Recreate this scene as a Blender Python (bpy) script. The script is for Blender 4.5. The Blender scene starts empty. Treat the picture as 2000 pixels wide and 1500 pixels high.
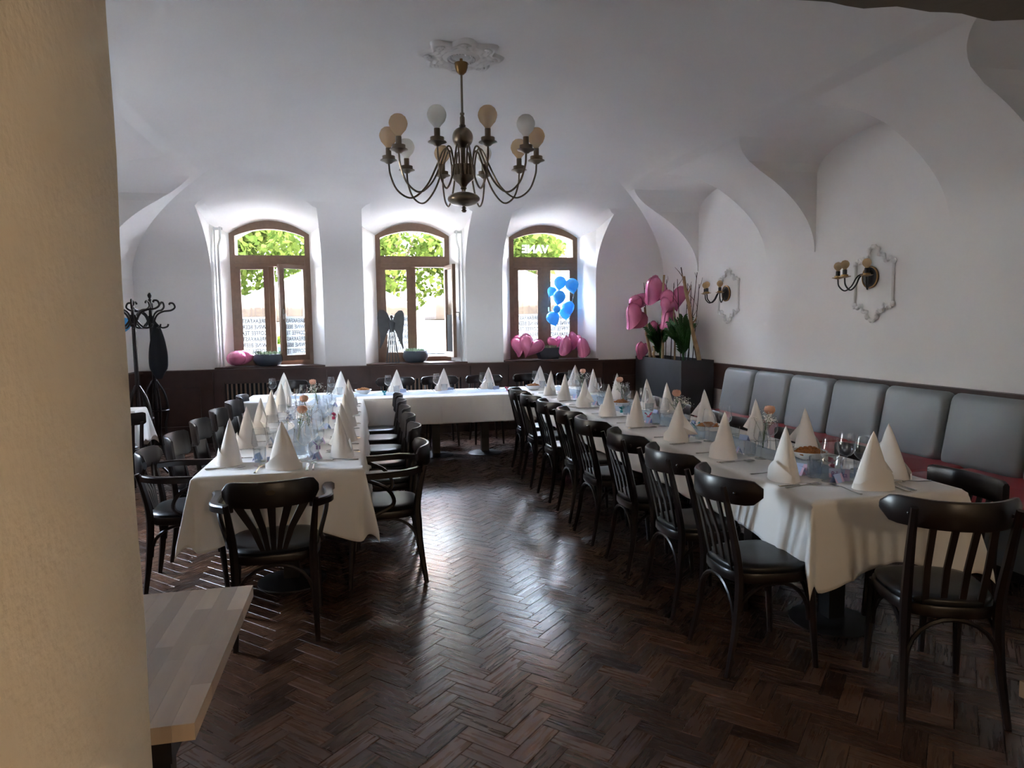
import bpy, bmesh, math, random
from mathutils import Vector, Matrix
from math import sin, cos, pi, sqrt, radians as rad
random.seed(7)
S = bpy.context.scene
C = S.collection
# ------------------------------------------------------------------ camera
FPX, YAW, PITCH, ROLL, EYE = 1350.0, rad(12.07), rad(4.95), rad(-0.775), 1.55
cF = Vector((sin(YAW)*cos(PITCH), cos(YAW)*cos(PITCH), -sin(PITCH)))
_rt = Vector((cos(YAW), -sin(YAW), 0)); _up = _rt.cross(cF)
cR = _rt*cos(ROLL) + _up*sin(ROLL); cU = _up*cos(ROLL) - _rt*sin(ROLL)
cam = bpy.data.cameras.new('camera'); camo = bpy.data.objects.new('camera', cam); C.objects.link(camo)
cam.sensor_width = 36.0; cam.lens = FPX/2000*36; cam.clip_start = 0.02; cam.clip_end = 300
M = Matrix((cR, cU, -cF)).transposed().to_4x4(); M.translation = (0, 0, EYE); camo.matrix_world = M
S.camera = camo
def project(p):
    d = Vector(p) - Vector((0, 0, EYE)); w = d.dot(cF)
    return (1000+FPX*d.dot(cR)/w, 750-FPX*d.dot(cU)/w, w)
# ------------------------------------------------------------------ light
world = bpy.data.worlds.new('world'); S.world = world; world.use_nodes = True
wn = world.node_tree; wn.nodes.clear()
wo = wn.nodes.new('ShaderNodeOutputWorld'); wb = wn.nodes.new('ShaderNodeBackground'); ws = wn.nodes.new('ShaderNodeTexSky')
ws.sky_type = 'NISHITA'; ws.sun_disc = False; ws.sun_elevation = rad(48); ws.sun_rotation = rad(100)
ws.air_density = 1.0; ws.dust_density = 4.0; ws.ozone_density = 1.0
wb.inputs['Strength'].default_value = 5.0
wmx = wn.nodes.new('ShaderNodeMix'); wmx.data_type = 'RGBA'; wmx.inputs[0].default_value = .72; wmx.inputs[7].default_value = (.96, .97, 1.0, 1)
wn.links.new(ws.outputs[0], wmx.inputs[6]); wn.links.new(wmx.outputs[2], wb.inputs[0]); wn.links.new(wb.outputs[0], wo.inputs[0])
sun = bpy.data.lights.new('sun', 'SUN'); sun.energy = 0.25; sun.angle = rad(0.6); sun.color = (1.0, 0.93, 0.82)
suno = bpy.data.objects.new('sun', sun); C.objects.link(suno)
suno.rotation_euler = Vector((-0.80, 0.18, -0.86)).to_track_quat('-Z', 'Y').to_euler(); suno.location = (20, 5, 20)
for k, px in enumerate((-1.235, 0.745, 2.73)):
    al = bpy.data.lights.new('window_portal', 'AREA'); al.shape = 'RECTANGLE'; al.size = 1.1; al.size_y = 2.1
    al.cycles.is_portal = True
    ao = bpy.data.objects.new('window_portal', al); C.objects.link(ao)
    ao.location = (px, 10.62, 2.0); ao.rotation_euler = (rad(-90), 0, 0)
for py in (5.485,):
    al = bpy.data.lights.new('window_portal', 'AREA'); al.shape = 'RECTANGLE'; al.size = 1.5; al.size_y = 1.15; al.cycles.is_portal = True
    ao = bpy.data.objects.new('window_portal', al); C.objects.link(ao); ao.location = (-3.38, py, 1.85); ao.rotation_euler = (0, rad(-90), 0)
S.view_settings.view_transform = 'Standard'; S.view_settings.look = 'None'
S.view_settings.exposure = 3.95; S.view_settings.gamma = 1.0; S.view_settings.use_curve_mapping = False
cy = S.cycles
cy.max_bounces = 11; cy.diffuse_bounces = 9; cy.glossy_bounces = 4; cy.transmission_bounces = 6; cy.transparent_max_bounces = 16
cy.caustics_reflective = False; cy.caustics_refractive = False; cy.sample_clamp_indirect = 6.0
cy.use_denoising = True

# ------------------------------------------------------------------ materials
MAT = {}
def mat(name, col=(.8,.8,.8), rough=.5, metal=0., spec=.5, noise=None, bump=None, emis=None, alpha=None, sheen=0., coat=0., trans=0.):
    """noise=(scale, amount), bump=(scale, strength, distance)"""
    m = bpy.data.materials.new(name); m.use_nodes = True; nt = m.node_tree; b = nt.nodes['Principled BSDF']
    b.inputs['Base Color'].default_value = (*col, 1); b.inputs['Roughness'].default_value = rough
    b.inputs['Metallic'].default_value = metal; b.inputs['Specular IOR Level'].default_value = spec
    if sheen: b.inputs['Sheen Weight'].default_value = sheen
    if coat: b.inputs['Coat Weight'].default_value = coat; b.inputs['Coat Roughness'].default_value = .12
    if trans: b.inputs['Transmission Weight'].default_value = trans
    if emis: b.inputs['Emission Color'].default_value = (*emis[:3], 1); b.inputs['Emission Strength'].default_value = emis[3]
    tc = nt.nodes.new('ShaderNodeTexCoord')
    if noise:
        n = nt.nodes.new('ShaderNodeTexNoise'); n.inputs['Scale'].default_value = noise[0]; n.inputs['Detail'].default_value = 5
        r = nt.nodes.new('ShaderNodeMix'); r.data_type = 'RGBA'
        a = noise[1]; r.inputs[6].default_value = (*[c*(1-a) for c in col], 1); r.inputs[7].default_value = (*[min(1, c*(1+a)) for c in col], 1)
        nt.links.new(tc.outputs['Object'], n.inputs['Vector']); nt.links.new(n.outputs[0], r.inputs[0]); nt.links.new(r.outputs[2], b.inputs['Base Color'])
    if bump:
        n = nt.nodes.new('ShaderNodeTexNoise'); n.inputs['Scale'].default_value = bump[0]; n.inputs['Detail'].default_value = 4
        bp = nt.nodes.new('ShaderNodeBump'); bp.inputs['Strength'].default_value = bump[1]; bp.inputs['Distance'].default_value = bump[2]
        nt.links.new(tc.outputs['Object'], n.inputs['Vector']); nt.links.new(n.outputs[0], bp.inputs['Height']); nt.links.new(bp.outputs[0], b.inputs['Normal'])
    MAT[name] = m; return m
def glass_mat(name, tint=(1,1,1), rough=0.0, edge=1.0, ior=1.5):
    m = bpy.data.materials.new(name); m.use_nodes = True; nt = m.node_tree; nt.nodes.clear()
    o = nt.nodes.new('ShaderNodeOutputMaterial'); mx = nt.nodes.new('ShaderNodeMixShader'); t = nt.nodes.new('ShaderNodeBsdfTransparent')
    g = nt.nodes.new('ShaderNodeBsdfGlossy'); f = nt.nodes.new('ShaderNodeLayerWeight'); f.inputs[0].default_value = .5; pw = nt.nodes.new('ShaderNodeMath'); pw.operation = 'POWER'; pw.inputs[1].default_value = 3.0; ml = nt.nodes.new('ShaderNodeMath'); ml.operation = 'MULTIPLY_ADD'
    ml.inputs[1].default_value = .55*edge; ml.inputs[2].default_value = .035*edge; nt.links.new(f.outputs['Facing'], pw.inputs[0]); t.inputs[0].default_value = (*tint, 1); g.inputs['Roughness'].default_value = rough
    nt.links.new(pw.outputs[0], ml.inputs[0]); nt.links.new(ml.outputs[0], mx.inputs[0]); nt.links.new(t.outputs[0], mx.inputs[1]); nt.links.new(g.outputs[0], mx.inputs[2]); nt.links.new(mx.outputs[0], o.inputs[0])
    MAT[name] = m; return m
def sheer_mat(name, col, amount, transl=.5):
    m = bpy.data.materials.new(name); m.use_nodes = True; nt = m.node_tree; nt.nodes.clear()
    o = nt.nodes.new('ShaderNodeOutputMaterial'); mx = nt.nodes.new('ShaderNodeMixShader'); t = nt.nodes.new('ShaderNodeBsdfTransparent')
    m2 = nt.nodes.new('ShaderNodeMixShader'); d = nt.nodes.new('ShaderNodeBsdfDiffuse'); tr = nt.nodes.new('ShaderNodeBsdfTranslucent')
    d.inputs[0].default_value = (*col, 1); tr.inputs[0].default_value = (*col, 1); m2.inputs[0].default_value = transl; mx.inputs[0].default_value = amount
    nt.links.new(d.outputs[0], m2.inputs[1]); nt.links.new(tr.outputs[0], m2.inputs[2]); nt.links.new(t.outputs[0], mx.inputs[1]); nt.links.new(m2.outputs[0], mx.inputs[2]); nt.links.new(mx.outputs[0], o.inputs[0])
    MAT[name] = m; return m
mat('plaster', (.87,.86,.845), .9, spec=.2, noise=(1.7,.035), bump=(9,.18,.02))
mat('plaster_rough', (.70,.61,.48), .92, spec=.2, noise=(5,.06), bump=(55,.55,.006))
mat('stucco', (.84,.83,.81), .8, bump=(40,.2,.003))
mat('dark_wood', (.030,.016,.012), .34, spec=.45, noise=(14,.35), bump=(60,.12,.002))
mat('panel_wood', (.058,.026,.020), .38, spec=.45, noise=(9,.3), bump=(40,.15,.002))
mat('chair_wood', (.010,.0056,.0048), .33, spec=.40, noise=(12,.3))
mat('frame_wood', (.20,.125,.085), .45, noise=(18,.25), bump=(50,.1,.002))
mat('leather_black', (.009,.009,.010), .36, spec=.36, bump=(160,.15,.002))
mat('leather_grey', (.21,.235,.25), .40, spec=.5, noise=(3,.08), bump=(180,.12,.002))
mat('leather_red', (.30,.022,.03), .38, spec=.5, noise=(3,.1), bump=(180,.12,.002))
mat('iron_black', (.012,.012,.013), .45, spec=.5)
mat('brass', (.28,.17,.07), .30, metal=1.0, noise=(20,.2))
mat('bronze', (.24,.195,.14), .28, metal=1.0, noise=(15,.25))
mat('steel', (.62,.61,.58), .18, metal=1.0)
mat('linen', (.80,.79,.77), .85, spec=.2, sheen=.2, noise=(6,.03), bump=(260,.15,.001))
mat('linen_napkin', (.84,.81,.77), .85, spec=.2, sheen=.15, noise=(10,.03), bump=(300,.15,.001))
mat('concrete_dark', (.045,.046,.05), .62, noise=(4,.35), bump=(30,.1,.003))
mat('bowl_blue_grey', (.05,.065,.085), .55, noise=(8,.2))
mat('bowl_white', (.82,.83,.85), .25)
mat('bark_birch', (.36,.24,.13), .75, noise=(9,.5), bump=(30,.4,.004))
mat('twig_dark', (.05,.03,.022), .8)
mat('leaf_green', (.035,.11,.03), .38, noise=(6,.35))
mat('leaf_sage', (.25,.33,.22), .7, noise=(20,.35))
mat('rose', (.80,.46,.33), .6, noise=(30,.15))
mat('rose_stem', (.05,.12,.03), .6)
mat('tiny_white', (.85,.85,.78), .8)
mat('snack', (.42,.17,.045), .6, noise=(60,.6), bump=(80,.5,.004))
mat('foil_pink', (.74,.23,.40), .24, metal=.25, noise=(3,.1))
def rubber(name, col):
    m = mat(name, col, .25, noise=(3,.08)); nt = m.node_tree; b = nt.nodes['Principled BSDF']; o = nt.nodes['Material Output']; t = nt.nodes.new('ShaderNodeBsdfTranslucent'); x = nt.nodes.new('ShaderNodeMixShader')
    t.inputs[0].default_value = (*col, 1); x.inputs[0].default_value = .42; nt.links.new(b.outputs[0], x.inputs[1]); nt.links.new(t.outputs[0], x.inputs[2]); nt.links.new(x.outputs[0], o.inputs[0])
rubber('balloon_blue', (.02,.36,.74)); rubber('balloon_teal', (.13,.50,.80))
mat('string_white', (.85,.85,.85), .6)
mat('zinc', (.10,.105,.11), .6, metal=.2, noise=(14,.25))
mat('paint_white', (.78,.79,.78), .45)
mat('card_blue', (.42,.52,.75), .7); mat('card_pink', (.72,.50,.66), .7); mat('card_violet', (.20,.16,.42), .7)
mat('ink_red', (.38,.04,.12), .6); mat('ink_purple', (.19,.06,.30), .5); mat('ink_teal', (.02,.33,.38), .5); mat('ink_crimson', (.50,.03,.10), .5)
mat('gold_emblem', (.045,.026,.010), .5, metal=.3)
mat('plaster_shaded', (.15,.12,.09), .9, noise=(6,.15), bump=(60,.5,.006))  # lintel plaster, its shade put into the colour
mat('cloth_black', (.008,.009,.013), .9)
mat('table_oak', (.36,.27,.19), .5); mat('honey_wood', (.17,.085,.03), .5, noise=(12,.3))
mat('letter_grey', (.05,.055,.06), .8)
glass_mat('pane_glass', (.97,.985,.98), 0.0, .6)
glass_mat('clear_glass', (.93,.95,.965), 0.0, 1.8)
glass_mat('bulb_clear', (.93,.93,.90), .02, 1.6)
sheer_mat('bulb_amber', (.74,.52,.28), .62, .6)
sheer_mat('film_white', (.19,.195,.19), .84, .9)
sheer_mat('letter_white', (.8,.8,.8), 1.0, .9)
sheer_mat('tulle_blue', (.66,.80,.95), .45, .4)
sheer_mat('bulb_milk', (.90,.89,.84), .85, .6)
def leaf_material(name, c1, c2):
    m = bpy.data.materials.new(name); m.use_nodes = True; nt = m.node_tree; nt.nodes.clear()
    o = nt.nodes.new('ShaderNodeOutputMaterial'); mx = nt.nodes.new('ShaderNodeMixShader'); d = nt.nodes.new('ShaderNodeBsdfDiffuse'); t = nt.nodes.new('ShaderNodeBsdfTranslucent')
    g = nt.nodes.new('ShaderNodeNewGeometry'); r = nt.nodes.new('ShaderNodeMix'); r.data_type = 'RGBA'; r.inputs[6].default_value = (*c1, 1); r.inputs[7].default_value = (*c2, 1)
    nt.links.new(g.outputs['Random Per Island'], r.inputs[0]); nt.links.new(r.outputs[2], d.inputs[0]); nt.links.new(r.outputs[2], t.inputs[0]); mx.inputs[0].default_value = .55
    nt.links.new(d.outputs[0], mx.inputs[1]); nt.links.new(t.outputs[0], mx.inputs[2]); nt.links.new(mx.outputs[0], o.inputs[0]); MAT[name] = m
leaf_material('tree_leaf', (.018,.032,.0055), (.055,.072,.016))
leaf_material('hedge_leaf', (.02,.038,.005), (.055,.072,.011))
def wood_tiles(name, dark, light, uvscale, rough0, rough1, bumpd):
    """stained wood in which every piece has its own tone and grain (UV: u along the piece)"""
    m = bpy.data.materials.new(name); m.use_nodes = True; nt = m.node_tree; b = nt.nodes['Principled BSDF']; L = nt.links.new
    uv = nt.nodes.new('ShaderNodeUVMap'); geo = nt.nodes.new('ShaderNodeNewGeometry'); oi = nt.nodes.new('ShaderNodeObjectInfo')
    add = nt.nodes.new('ShaderNodeMath'); add.operation = 'ADD'; fr = nt.nodes.new('ShaderNodeMath'); fr.operation = 'FRACT'
    L(geo.outputs['Random Per Island'], add.inputs[0]); L(oi.outputs['Random'], add.inputs[1]); L(add.outputs[0], fr.inputs[0])
    cmb = nt.nodes.new('ShaderNodeCombineXYZ'); sc = nt.nodes.new('ShaderNodeMath'); sc.operation = 'MULTIPLY'; sc.inputs[1].default_value = 37.0
    L(fr.outputs[0], sc.inputs[0]); L(sc.outputs[0], cmb.inputs[2])
    mp = nt.nodes.new('ShaderNodeVectorMath'); mp.operation = 'MULTIPLY'; mp.inputs[1].default_value = uvscale; L(uv.outputs[0], mp.inputs[0])
    va = nt.nodes.new('ShaderNodeVectorMath'); va.operation = 'ADD'; L(mp.outputs[0], va.inputs[0]); L(cmb.outputs[0], va.inputs[1])
    n = nt.nodes.new('ShaderNodeTexNoise'); n.inputs['Scale'].default_value = 1.0; n.inputs['Detail'].default_value = 3; n.inputs['Distortion'].default_value = .3; L(va.outputs[0], n.inputs['Vector'])
    mixf = nt.nodes.new('ShaderNodeMath'); mixf.operation = 'MULTIPLY_ADD'; mixf.inputs[1].default_value = .34
    ms = nt.nodes.new('ShaderNodeMath'); ms.operation = 'MULTIPLY_ADD'; ms.inputs[1].default_value = .75; ms.inputs[2].default_value = -.06
    L(fr.outputs[0], ms.inputs[0]); L(n.outputs[0], mixf.inputs[0]); L(ms.outputs[0], mixf.inputs[2])
    r = nt.nodes.new('ShaderNodeMix'); r.data_type = 'RGBA'; r.inputs[6].default_value = (*dark, 1); r.inputs[7].default_value = (*light, 1); L(mixf.outputs[0], r.inputs[0]); L(r.outputs[2], b.inputs['Base Color'])
    rr = nt.nodes.new('ShaderNodeMapRange'); rr.inputs['To Min'].default_value = rough0; rr.inputs['To Max'].default_value = rough1; L(n.outputs[0], rr.inputs['Value']); L(rr.outputs[0], b.inputs['Roughness']); b.inputs['Specular IOR Level'].default_value = .62
    bp = nt.nodes.new('ShaderNodeBump'); bp.inputs['Strength'].default_value = .5; bp.inputs['Distance'].default_value = bumpd; L(n.outputs[0], bp.inputs['Height']); L(bp.outputs[0], b.inputs['Normal'])
    MAT[name] = m
wood_tiles('parquet', (.017,.0072,.0042), (.112,.052,.027), (6.0, 70.0, 1.0), .20, .36, .0008)
wood_tiles('butcher_block', (.20,.135,.09), (.48,.355,.25), (4.0, 40.0, 1.0), .38, .5, .0006)

# ------------------------------------------------------------------ mesh builder
class MB:
    def __init__(s): s.v = []; s.f = []; s.uv = None
    def add(s, vs, fs, uv=None):
        o = len(s.v); s.v += [tuple(p) for p in vs]; s.f += [tuple(i+o for i in f) for f in fs]
        if uv is not None:
            if s.uv is None: s.uv = []
            s.uv += uv
        return s
    def box(s, x0, x1, y0, y1, z0, z1, uv=False):
        vs = [(x0,y0,z0),(x1,y0,z0),(x1,y1,z0),(x0,y1,z0),(x0,y0,z1),(x1,y0,z1),(x1,y1,z1),(x0,y1,z1)]
        return s.add(vs, [(3,2,1,0),(4,5,6,7),(0,1,5,4),(1,2,6,5),(2,3,7,6),(3,0,4,7)])
    def tube(s, pts, r, n=8, cap=True, flat=1.0):
        """swept tube; r number or list; flat squashes the second axis"""
        pts = [Vector(p) for p in pts]; k = len(pts); rs = r if isinstance(r, (list, tuple)) else [r]*k
        T = [(pts[min(i+1, k-1)]-pts[max(i-1, 0)]).normalized() for i in range(k)]
        a = Vector((0,0,1)) if abs(T[0].z) < .9 else Vector((1,0,0)); N = (a - T[0]*a.dot(T[0])).normalized(); vs = []; fs = []
        for i in range(k):
            N = (N - T[i]*N.dot(T[i])).normalized(); B = T[i].cross(N)
            for j in range(n):
                t = 2*pi*(j+.5)/n; vs.append(pts[i] + (N*cos(t)*flat + B*sin(t))*rs[i])
        for i in range(k-1):
            for j in range(n): fs.append((i*n+j, i*n+(j+1) % n, (i+1)*n+(j+1) % n, (i+1)*n+j))
        if cap: fs.append(tuple(reversed(range(n)))); fs.append(tuple((k-1)*n+j for j in range(n)))
        return s.add(vs, fs)
    def lathe(s, prof, n=20, c=(0,0,0), sx=1., sy=1.):
        vs = []; fs = []; k = len(prof)
        for r, z in prof:
            for j in range(n): vs.append((c[0]+r*cos(2*pi*j/n)*sx, c[1]+r*sin(2*pi*j/n)*sy, c[2]+z))
        for i in range(k-1):
            for j in range(n): fs.append((i*n+j, i*n+(j+1) % n, (i+1)*n+(j+1) % n, (i+1)*n+j))
        if prof[0][0] > 1e-4: fs.append(tuple(reversed(range(n))))
        if prof[-1][0] > 1e-4: fs.append(tuple((k-1)*n+j for j in range(n)))
        return s.add(vs, fs)
    def openlathe(s, prof, n=20, c=(0,0,0)):
        vs = []; fs = []; k = len(prof)
        for r, z in prof:
            for j in range(n): vs.append((c[0]+r*cos(2*pi*j/n), c[1]+r*sin(2*pi*j/n), c[2]+z))
        for i in range(k-1):
            for j in range(n): fs.append((i*n+j, i*n+(j+1) % n, (i+1)*n+(j+1) % n, (i+1)*n+j))
        return s.add(vs, fs)
    def sphere(s, c, r, n=14, m=8, sc=(1,1,1)):
        pr = [(max(1e-5, sin(pi*i/m)), -cos(pi*i/m)) for i in range(m+1)]; vs = []; fs = []
        for a, z in pr:
            for j in range(n): vs.append((c[0]+r*a*cos(2*pi*j/n)*sc[0], c[1]+r*a*sin(2*pi*j/n)*sc[1], c[2]+r*z*sc[2]))
        for i in range(m):
            for j in range(n): fs.append((i*n+j, i*n+(j+1) % n, (i+1)*n+(j+1) % n, (i+1)*n+j))
        return s.add(vs, fs)
    def grid(s, fn, nu, nv, closed_u=False):
        vs = [fn(i/(nu if closed_u else nu), j/nv) for j in range(nv+1) for i in range(nu+(0 if closed_u else 1))]; w = nu if closed_u else nu+1; fs = []
        for j in range(nv):
            for i in range(nu): fs.append((j*w+i, j*w+(i+1) % w, (j+1)*w+(i+1) % w, (j+1)*w+i))
        return s.add(vs, fs)
    def prism(s, poly, axis, a, b):
        """polygon of 2-d points extruded along axis from a to b (points given in the two other axes in xyz order)"""
        n = len(poly)
        def P(q, t): return (t, *q) if axis == 0 else (q[0], t, q[1]) if axis == 1 else (*q, t)
        vs = [P(q, a) for q in poly]+[P(q, b) for q in poly]
        fs = [tuple(range(n)), tuple(reversed(range(n, 2*n)))]+[(i, i+n, (i+1) % n+n, (i+1) % n) for i in range(n)]
        return s.add(vs, fs)
    def loft(s, rings):
        n = len(rings[0]); vs = [p for r in rings for p in r]; fs = [tuple(reversed(range(n))), tuple((len(rings)-1)*n+j for j in range(n))]
        for i in range(len(rings)-1):
            for j in range(n): fs.append((i*n+j, i*n+(j+1) % n, (i+1)*n+(j+1) % n, (i+1)*n+j))
        return s.add(vs, fs)
    def mesh(s, name, smooth=35, fix=True):
        me = bpy.data.meshes.new(name); me.from_pydata(s.v, [], s.f)
        if s.uv is not None:
            ul = me.uv_layers.new(name='UVMap')
            for l in me.loops: ul.data[l.index].uv = s.uv[l.vertex_index]
        if fix:
            bm = bmesh.new(); bm.from_mesh(me); bmesh.ops.recalc_face_normals(bm, faces=bm.faces); bm.to_mesh(me); bm.free()
        if smooth:
            me.polygons.foreach_set('use_smooth', [True]*len(me.polygons)); me.set_sharp_from_angle(angle=rad(smooth))
        return me
    def build(s, name, m, parent=None, smooth=35, fix=True):
        me = s.mesh(name, smooth, fix); me.materials.append(MAT[m] if isinstance(m, str) else m); return put(name, me, parent)
def put(name, me, parent=None, loc=None, rz=None):
    o = bpy.data.objects.new(name, me); C.objects.link(o)
    if parent is not None: o.parent = parent; KIDS.setdefault(parent.name, []).append(o)
    if loc is not None: o.location = loc
    if rz is not None: o.rotation_euler = (0, 0, rz)
    return o
KIDS = {}
def tag(o, label, cat, group=None):
    o['label'] = label; o['category'] = cat
    if group: o['group'] = group
    return o
def thing(name, label=None, cat=None, loc=(0,0,0), rz=0, group=None):
    o = put(name, None); o.location = loc; o.rotation_euler = (0,0,rz); o.empty_display_size = .1
    if label: tag(o, label, cat, group)
    return o
def struct(o): o['kind'] = 'structure'; return o
def copy_tree(o, parent=None):
    c = o.copy(); C.objects.link(c)
    if parent is not None: c.parent = parent; KIDS.setdefault(parent.name, []).append(c)
    for ch in KIDS.get(o.name, []): copy_tree(ch, c)
    return c
def spawn(proto, used, loc, rz=0, label=None, group=None, scale=None):
    """first call places the prototype itself, later calls place copies of it with copies of its parts"""
    if not used: o = proto; used.append(1)
    else: o = copy_tree(proto)
    o.location = loc; o.rotation_euler = (0, 0, rz)
    if scale: o.scale = (scale,)*3
    if label: o['label'] = label
    if group: o['group'] = group
    return o
def bez(ctrl, n=8):
    """Catmull-Rom through the points"""
    P = [Vector(p) for p in ctrl]; P = [P[0]*2-P[1]]+P+[P[-1]*2-P[-2]]; out = []
    for i in range(1, len(P)-2):
        a, b, c, d = P[i-1:i+3]
        for k in range(n):
            t = k/n; out.append(.5*((2*b)+(c-a)*t+(2*a-5*b+4*c-d)*t*t+(3*b-a-3*c+d)*t**3))
    out.append(P[-2]); return out
def text_mesh(body, size, depth=.0008, mirror=False, bold=0):
    cu = bpy.data.curves.new('t', 'FONT'); cu.body = body; cu.size = size; cu.extrude = depth/2; cu.align_x = 'CENTER'; cu.resolution_u = 2; cu.offset = bold
    ob = bpy.data.objects.new('t', cu); C.objects.link(ob); bpy.context.view_layer.update()
    me = bpy.data.meshes.new_from_object(ob.evaluated_get(bpy.context.evaluated_depsgraph_get())); bpy.data.objects.remove(ob); bpy.data.curves.remove(cu)
    me.materials.clear()
    if mirror: me.transform(Matrix.Scale(-1, 4, (1,0,0))); me.flip_normals()
    return me
def boolean(me, cutters, op='DIFFERENCE'):
    o = bpy.data.objects.new('tmp', me); C.objects.link(o); tmp = [o]
    for cme in cutters:
        c = bpy.data.objects.new('cut', cme); C.objects.link(c); tmp.append(c)
        md = o.modifiers.new('b', 'BOOLEAN'); md.operation = op; md.object = c; md.solver = 'EXACT'
    bpy.context.view_layer.update()
    r = bpy.data.meshes.new_from_object(o.evaluated_get(bpy.context.evaluated_depsgraph_get()))
    for t in tmp: bpy.data.objects.remove(t)
    return r
# ------------------------------------------------------------------ room shell
XC, AX, YC, AY, ZS, BZ = .80, 3.72, 5.58, 4.37, 2.24, 1.42
X0, X1, Y0, Y1 = XC-AX, XC+AX, YC-AY, YC+AY            # -2.92..4.52, 1.21..9.95
WIN = (-1.24, .745, 2.72)
def half_ellipse(c, a, n=72):
    return [(c-a, 1.9)]+[(c-a*cos(pi*i/n), ZS+BZ*sin(pi*i/n)) for i in range(n+1)]+[(c+a, 1.9)]
def air_vault():
    A = MB().prism(half_ellipse(XC, AX), 1, Y0, Y1).mesh('a'); B = MB().prism(half_ellipse(YC, AY), 0, X0, X1).mesh('b')
    return boolean(A, [B], 'INTERSECT')
def arch(cx, hw, spring, crown, z0, n=14):
    """outline of an opening with a flat segmental arch, in x-z"""
    pts = [(cx-hw, z0)]
    for i in range(n+1):
        t = -1+2*i/n; pts.append((cx+hw*t, spring+(crown-spring)*(1-t*t)))
    return pts+[(cx+hw, z0)]
def niche_air(cx):
    ring = lambda y, hw, s, c: [(x, y, z) for x, z in arch(cx, hw, s, c, 1.0)]
    return MB().loft([ring(8.3, .715, 3.17, 3.26), ring(9.95, .715, 2.93, 3.11), ring(10.30, .535, 2.85, 3.04), ring(10.31, .50, 2.82, 3.0), ring(10.9, .50, 2.82, 3.0)]).mesh('n')
def lunette_air(y0, y1, left):
    n = 40; ym = (y0+y1)/2; hw = (y1-y0)/2
    pts = [(y0, 1.95)]+[(ym+hw*(-1+2*i/n), 3.03+.25*sqrt(max(0, 1-(-1+2*i/n)**2))) for i in range(n+1)]+[(y1, 1.95)]
    return MB().prism(pts, 0, *((X0-.01, 0.2) if left else (1.4, X1+.01))).mesh('l')
LUN = ((2.14, 3.79), (4.65, 6.32), (7.19, 8.84))
ceil = MB().box(X0-.5, X1+.5, Y0-.02, Y1+.8, ZS, 4.0).mesh('c')
ceil = boolean(ceil, [air_vault()])
ceil = boolean(ceil, [lunette_air(a, b, l) for a, b in LUN for l in (0, 1)])
ceil = boolean(ceil, [niche_air(c) for c in WIN])
ceil = boolean(ceil, [MB().box(X0-.6, X0+.02, y-.55, y+.55, 2.0, 2.59).mesh('h') for y in (5.485,)])
def finish(me, name, m, sharp=24):
    me.materials.clear(); me.materials.append(MAT[m]); me.polygons.foreach_set('use_smooth', [True]*len(me.polygons)); me.set_sharp_from_angle(angle=rad(sharp))
    me.name = name; return struct(put(name, me))
finish(ceil, 'ceiling', 'plaster')
wb_ = boolean(MB().box(X0-.5, X1+.5, Y1, Y1+.8, -.1, ZS).mesh('w'), [niche_air(c) for c in WIN])
finish(wb_, 'wall_back', 'plaster')
struct(MB().box(X1, X1+.5, Y0-.5, Y1, -.1, ZS).build('wall_right', 'plaster'))
FILL_WIN = (5.485,)                                      # unseen window added in the side wall to light the near half
finish(boolean(MB().box(X0-.5, X0, Y0-.5, Y1, -.1, ZS).mesh('w'), [MB().box(X0-.6, X0+.1, y-.55, y+.55, 1.1, 2.7).mesh('h') for y in FILL_WIN]), 'wall_left', 'plaster')
for k, y in enumerate(FILL_WIN):
    w = struct(put('window_%d' % (k+4), None)); m = MB()  # hidden behind the pillar, added only for its daylight
    for a, b, c, d in ((-.55,-.48,1.1,2.59), (.48,.55,1.1,2.59), (-.04,.04,1.17,2.52), (-.48,.48,1.1,1.17), (-.48,.48,2.52,2.59)): m.box(X0-.36, X0-.28, y+a, y+b, c, d)
    m.build('frame', 'frame_wood', w); MB().box(X0-.325, X0-.319, y-.48, y+.48, 1.17, 2.52).build('pane', 'pane_glass', w); MB().box(X0-.28, X0+.03, y-.55, y+.55, 1.085, 1.1).build('window_sill', 'panel_wood', w)
JX, JY0, HZ = -.3635, .66, 2.14                            # opening we look through
jm = MB()
def jamb_fn(u, v):                                       # slightly uneven plastered arris
    z = v*4.0; w = .0012*sin(z*7.3)+.001*sin(z*17+1)
    P = [(X0-.5, Y0), (X0-.5, JY0), (JX-.02, JY0), (JX+w, JY0+.02), (JX+w, Y0-.02), (JX-.015+w, Y0)]
    return (*P[int(round(u*6)) % 6], z-.05)
jm.grid(jamb_fn, 6, 60, closed_u=True)
fr = struct(jm.build('wall_front', 'plaster_rough', smooth=50))
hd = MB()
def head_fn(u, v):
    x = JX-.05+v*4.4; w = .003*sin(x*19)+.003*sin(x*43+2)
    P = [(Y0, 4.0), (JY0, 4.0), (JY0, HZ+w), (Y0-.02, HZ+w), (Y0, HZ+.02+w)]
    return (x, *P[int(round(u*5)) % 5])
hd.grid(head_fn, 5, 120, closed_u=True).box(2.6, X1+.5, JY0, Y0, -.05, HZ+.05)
struct(hd.build('wall_lintel', 'plaster_shaded', smooth=50))
# the room the photographer stands in
nb = MB(); nb.box(-2.6, -2.5, -3.6, JY0, -.1, 3.0); nb.box(5.0, 5.1, -3.6, JY0, -.1, 3.0); nb.box(-2.6, 5.1, -3.7, -3.6, -.1, 3.0)
struct(nb.build('wall_anteroom', 'plaster_rough'))
struct(MB().box(-2.6, 5.1, -3.6, JY0, 2.9, 3.0).build('ceiling_anteroom', 'plaster_rough'))

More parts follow.
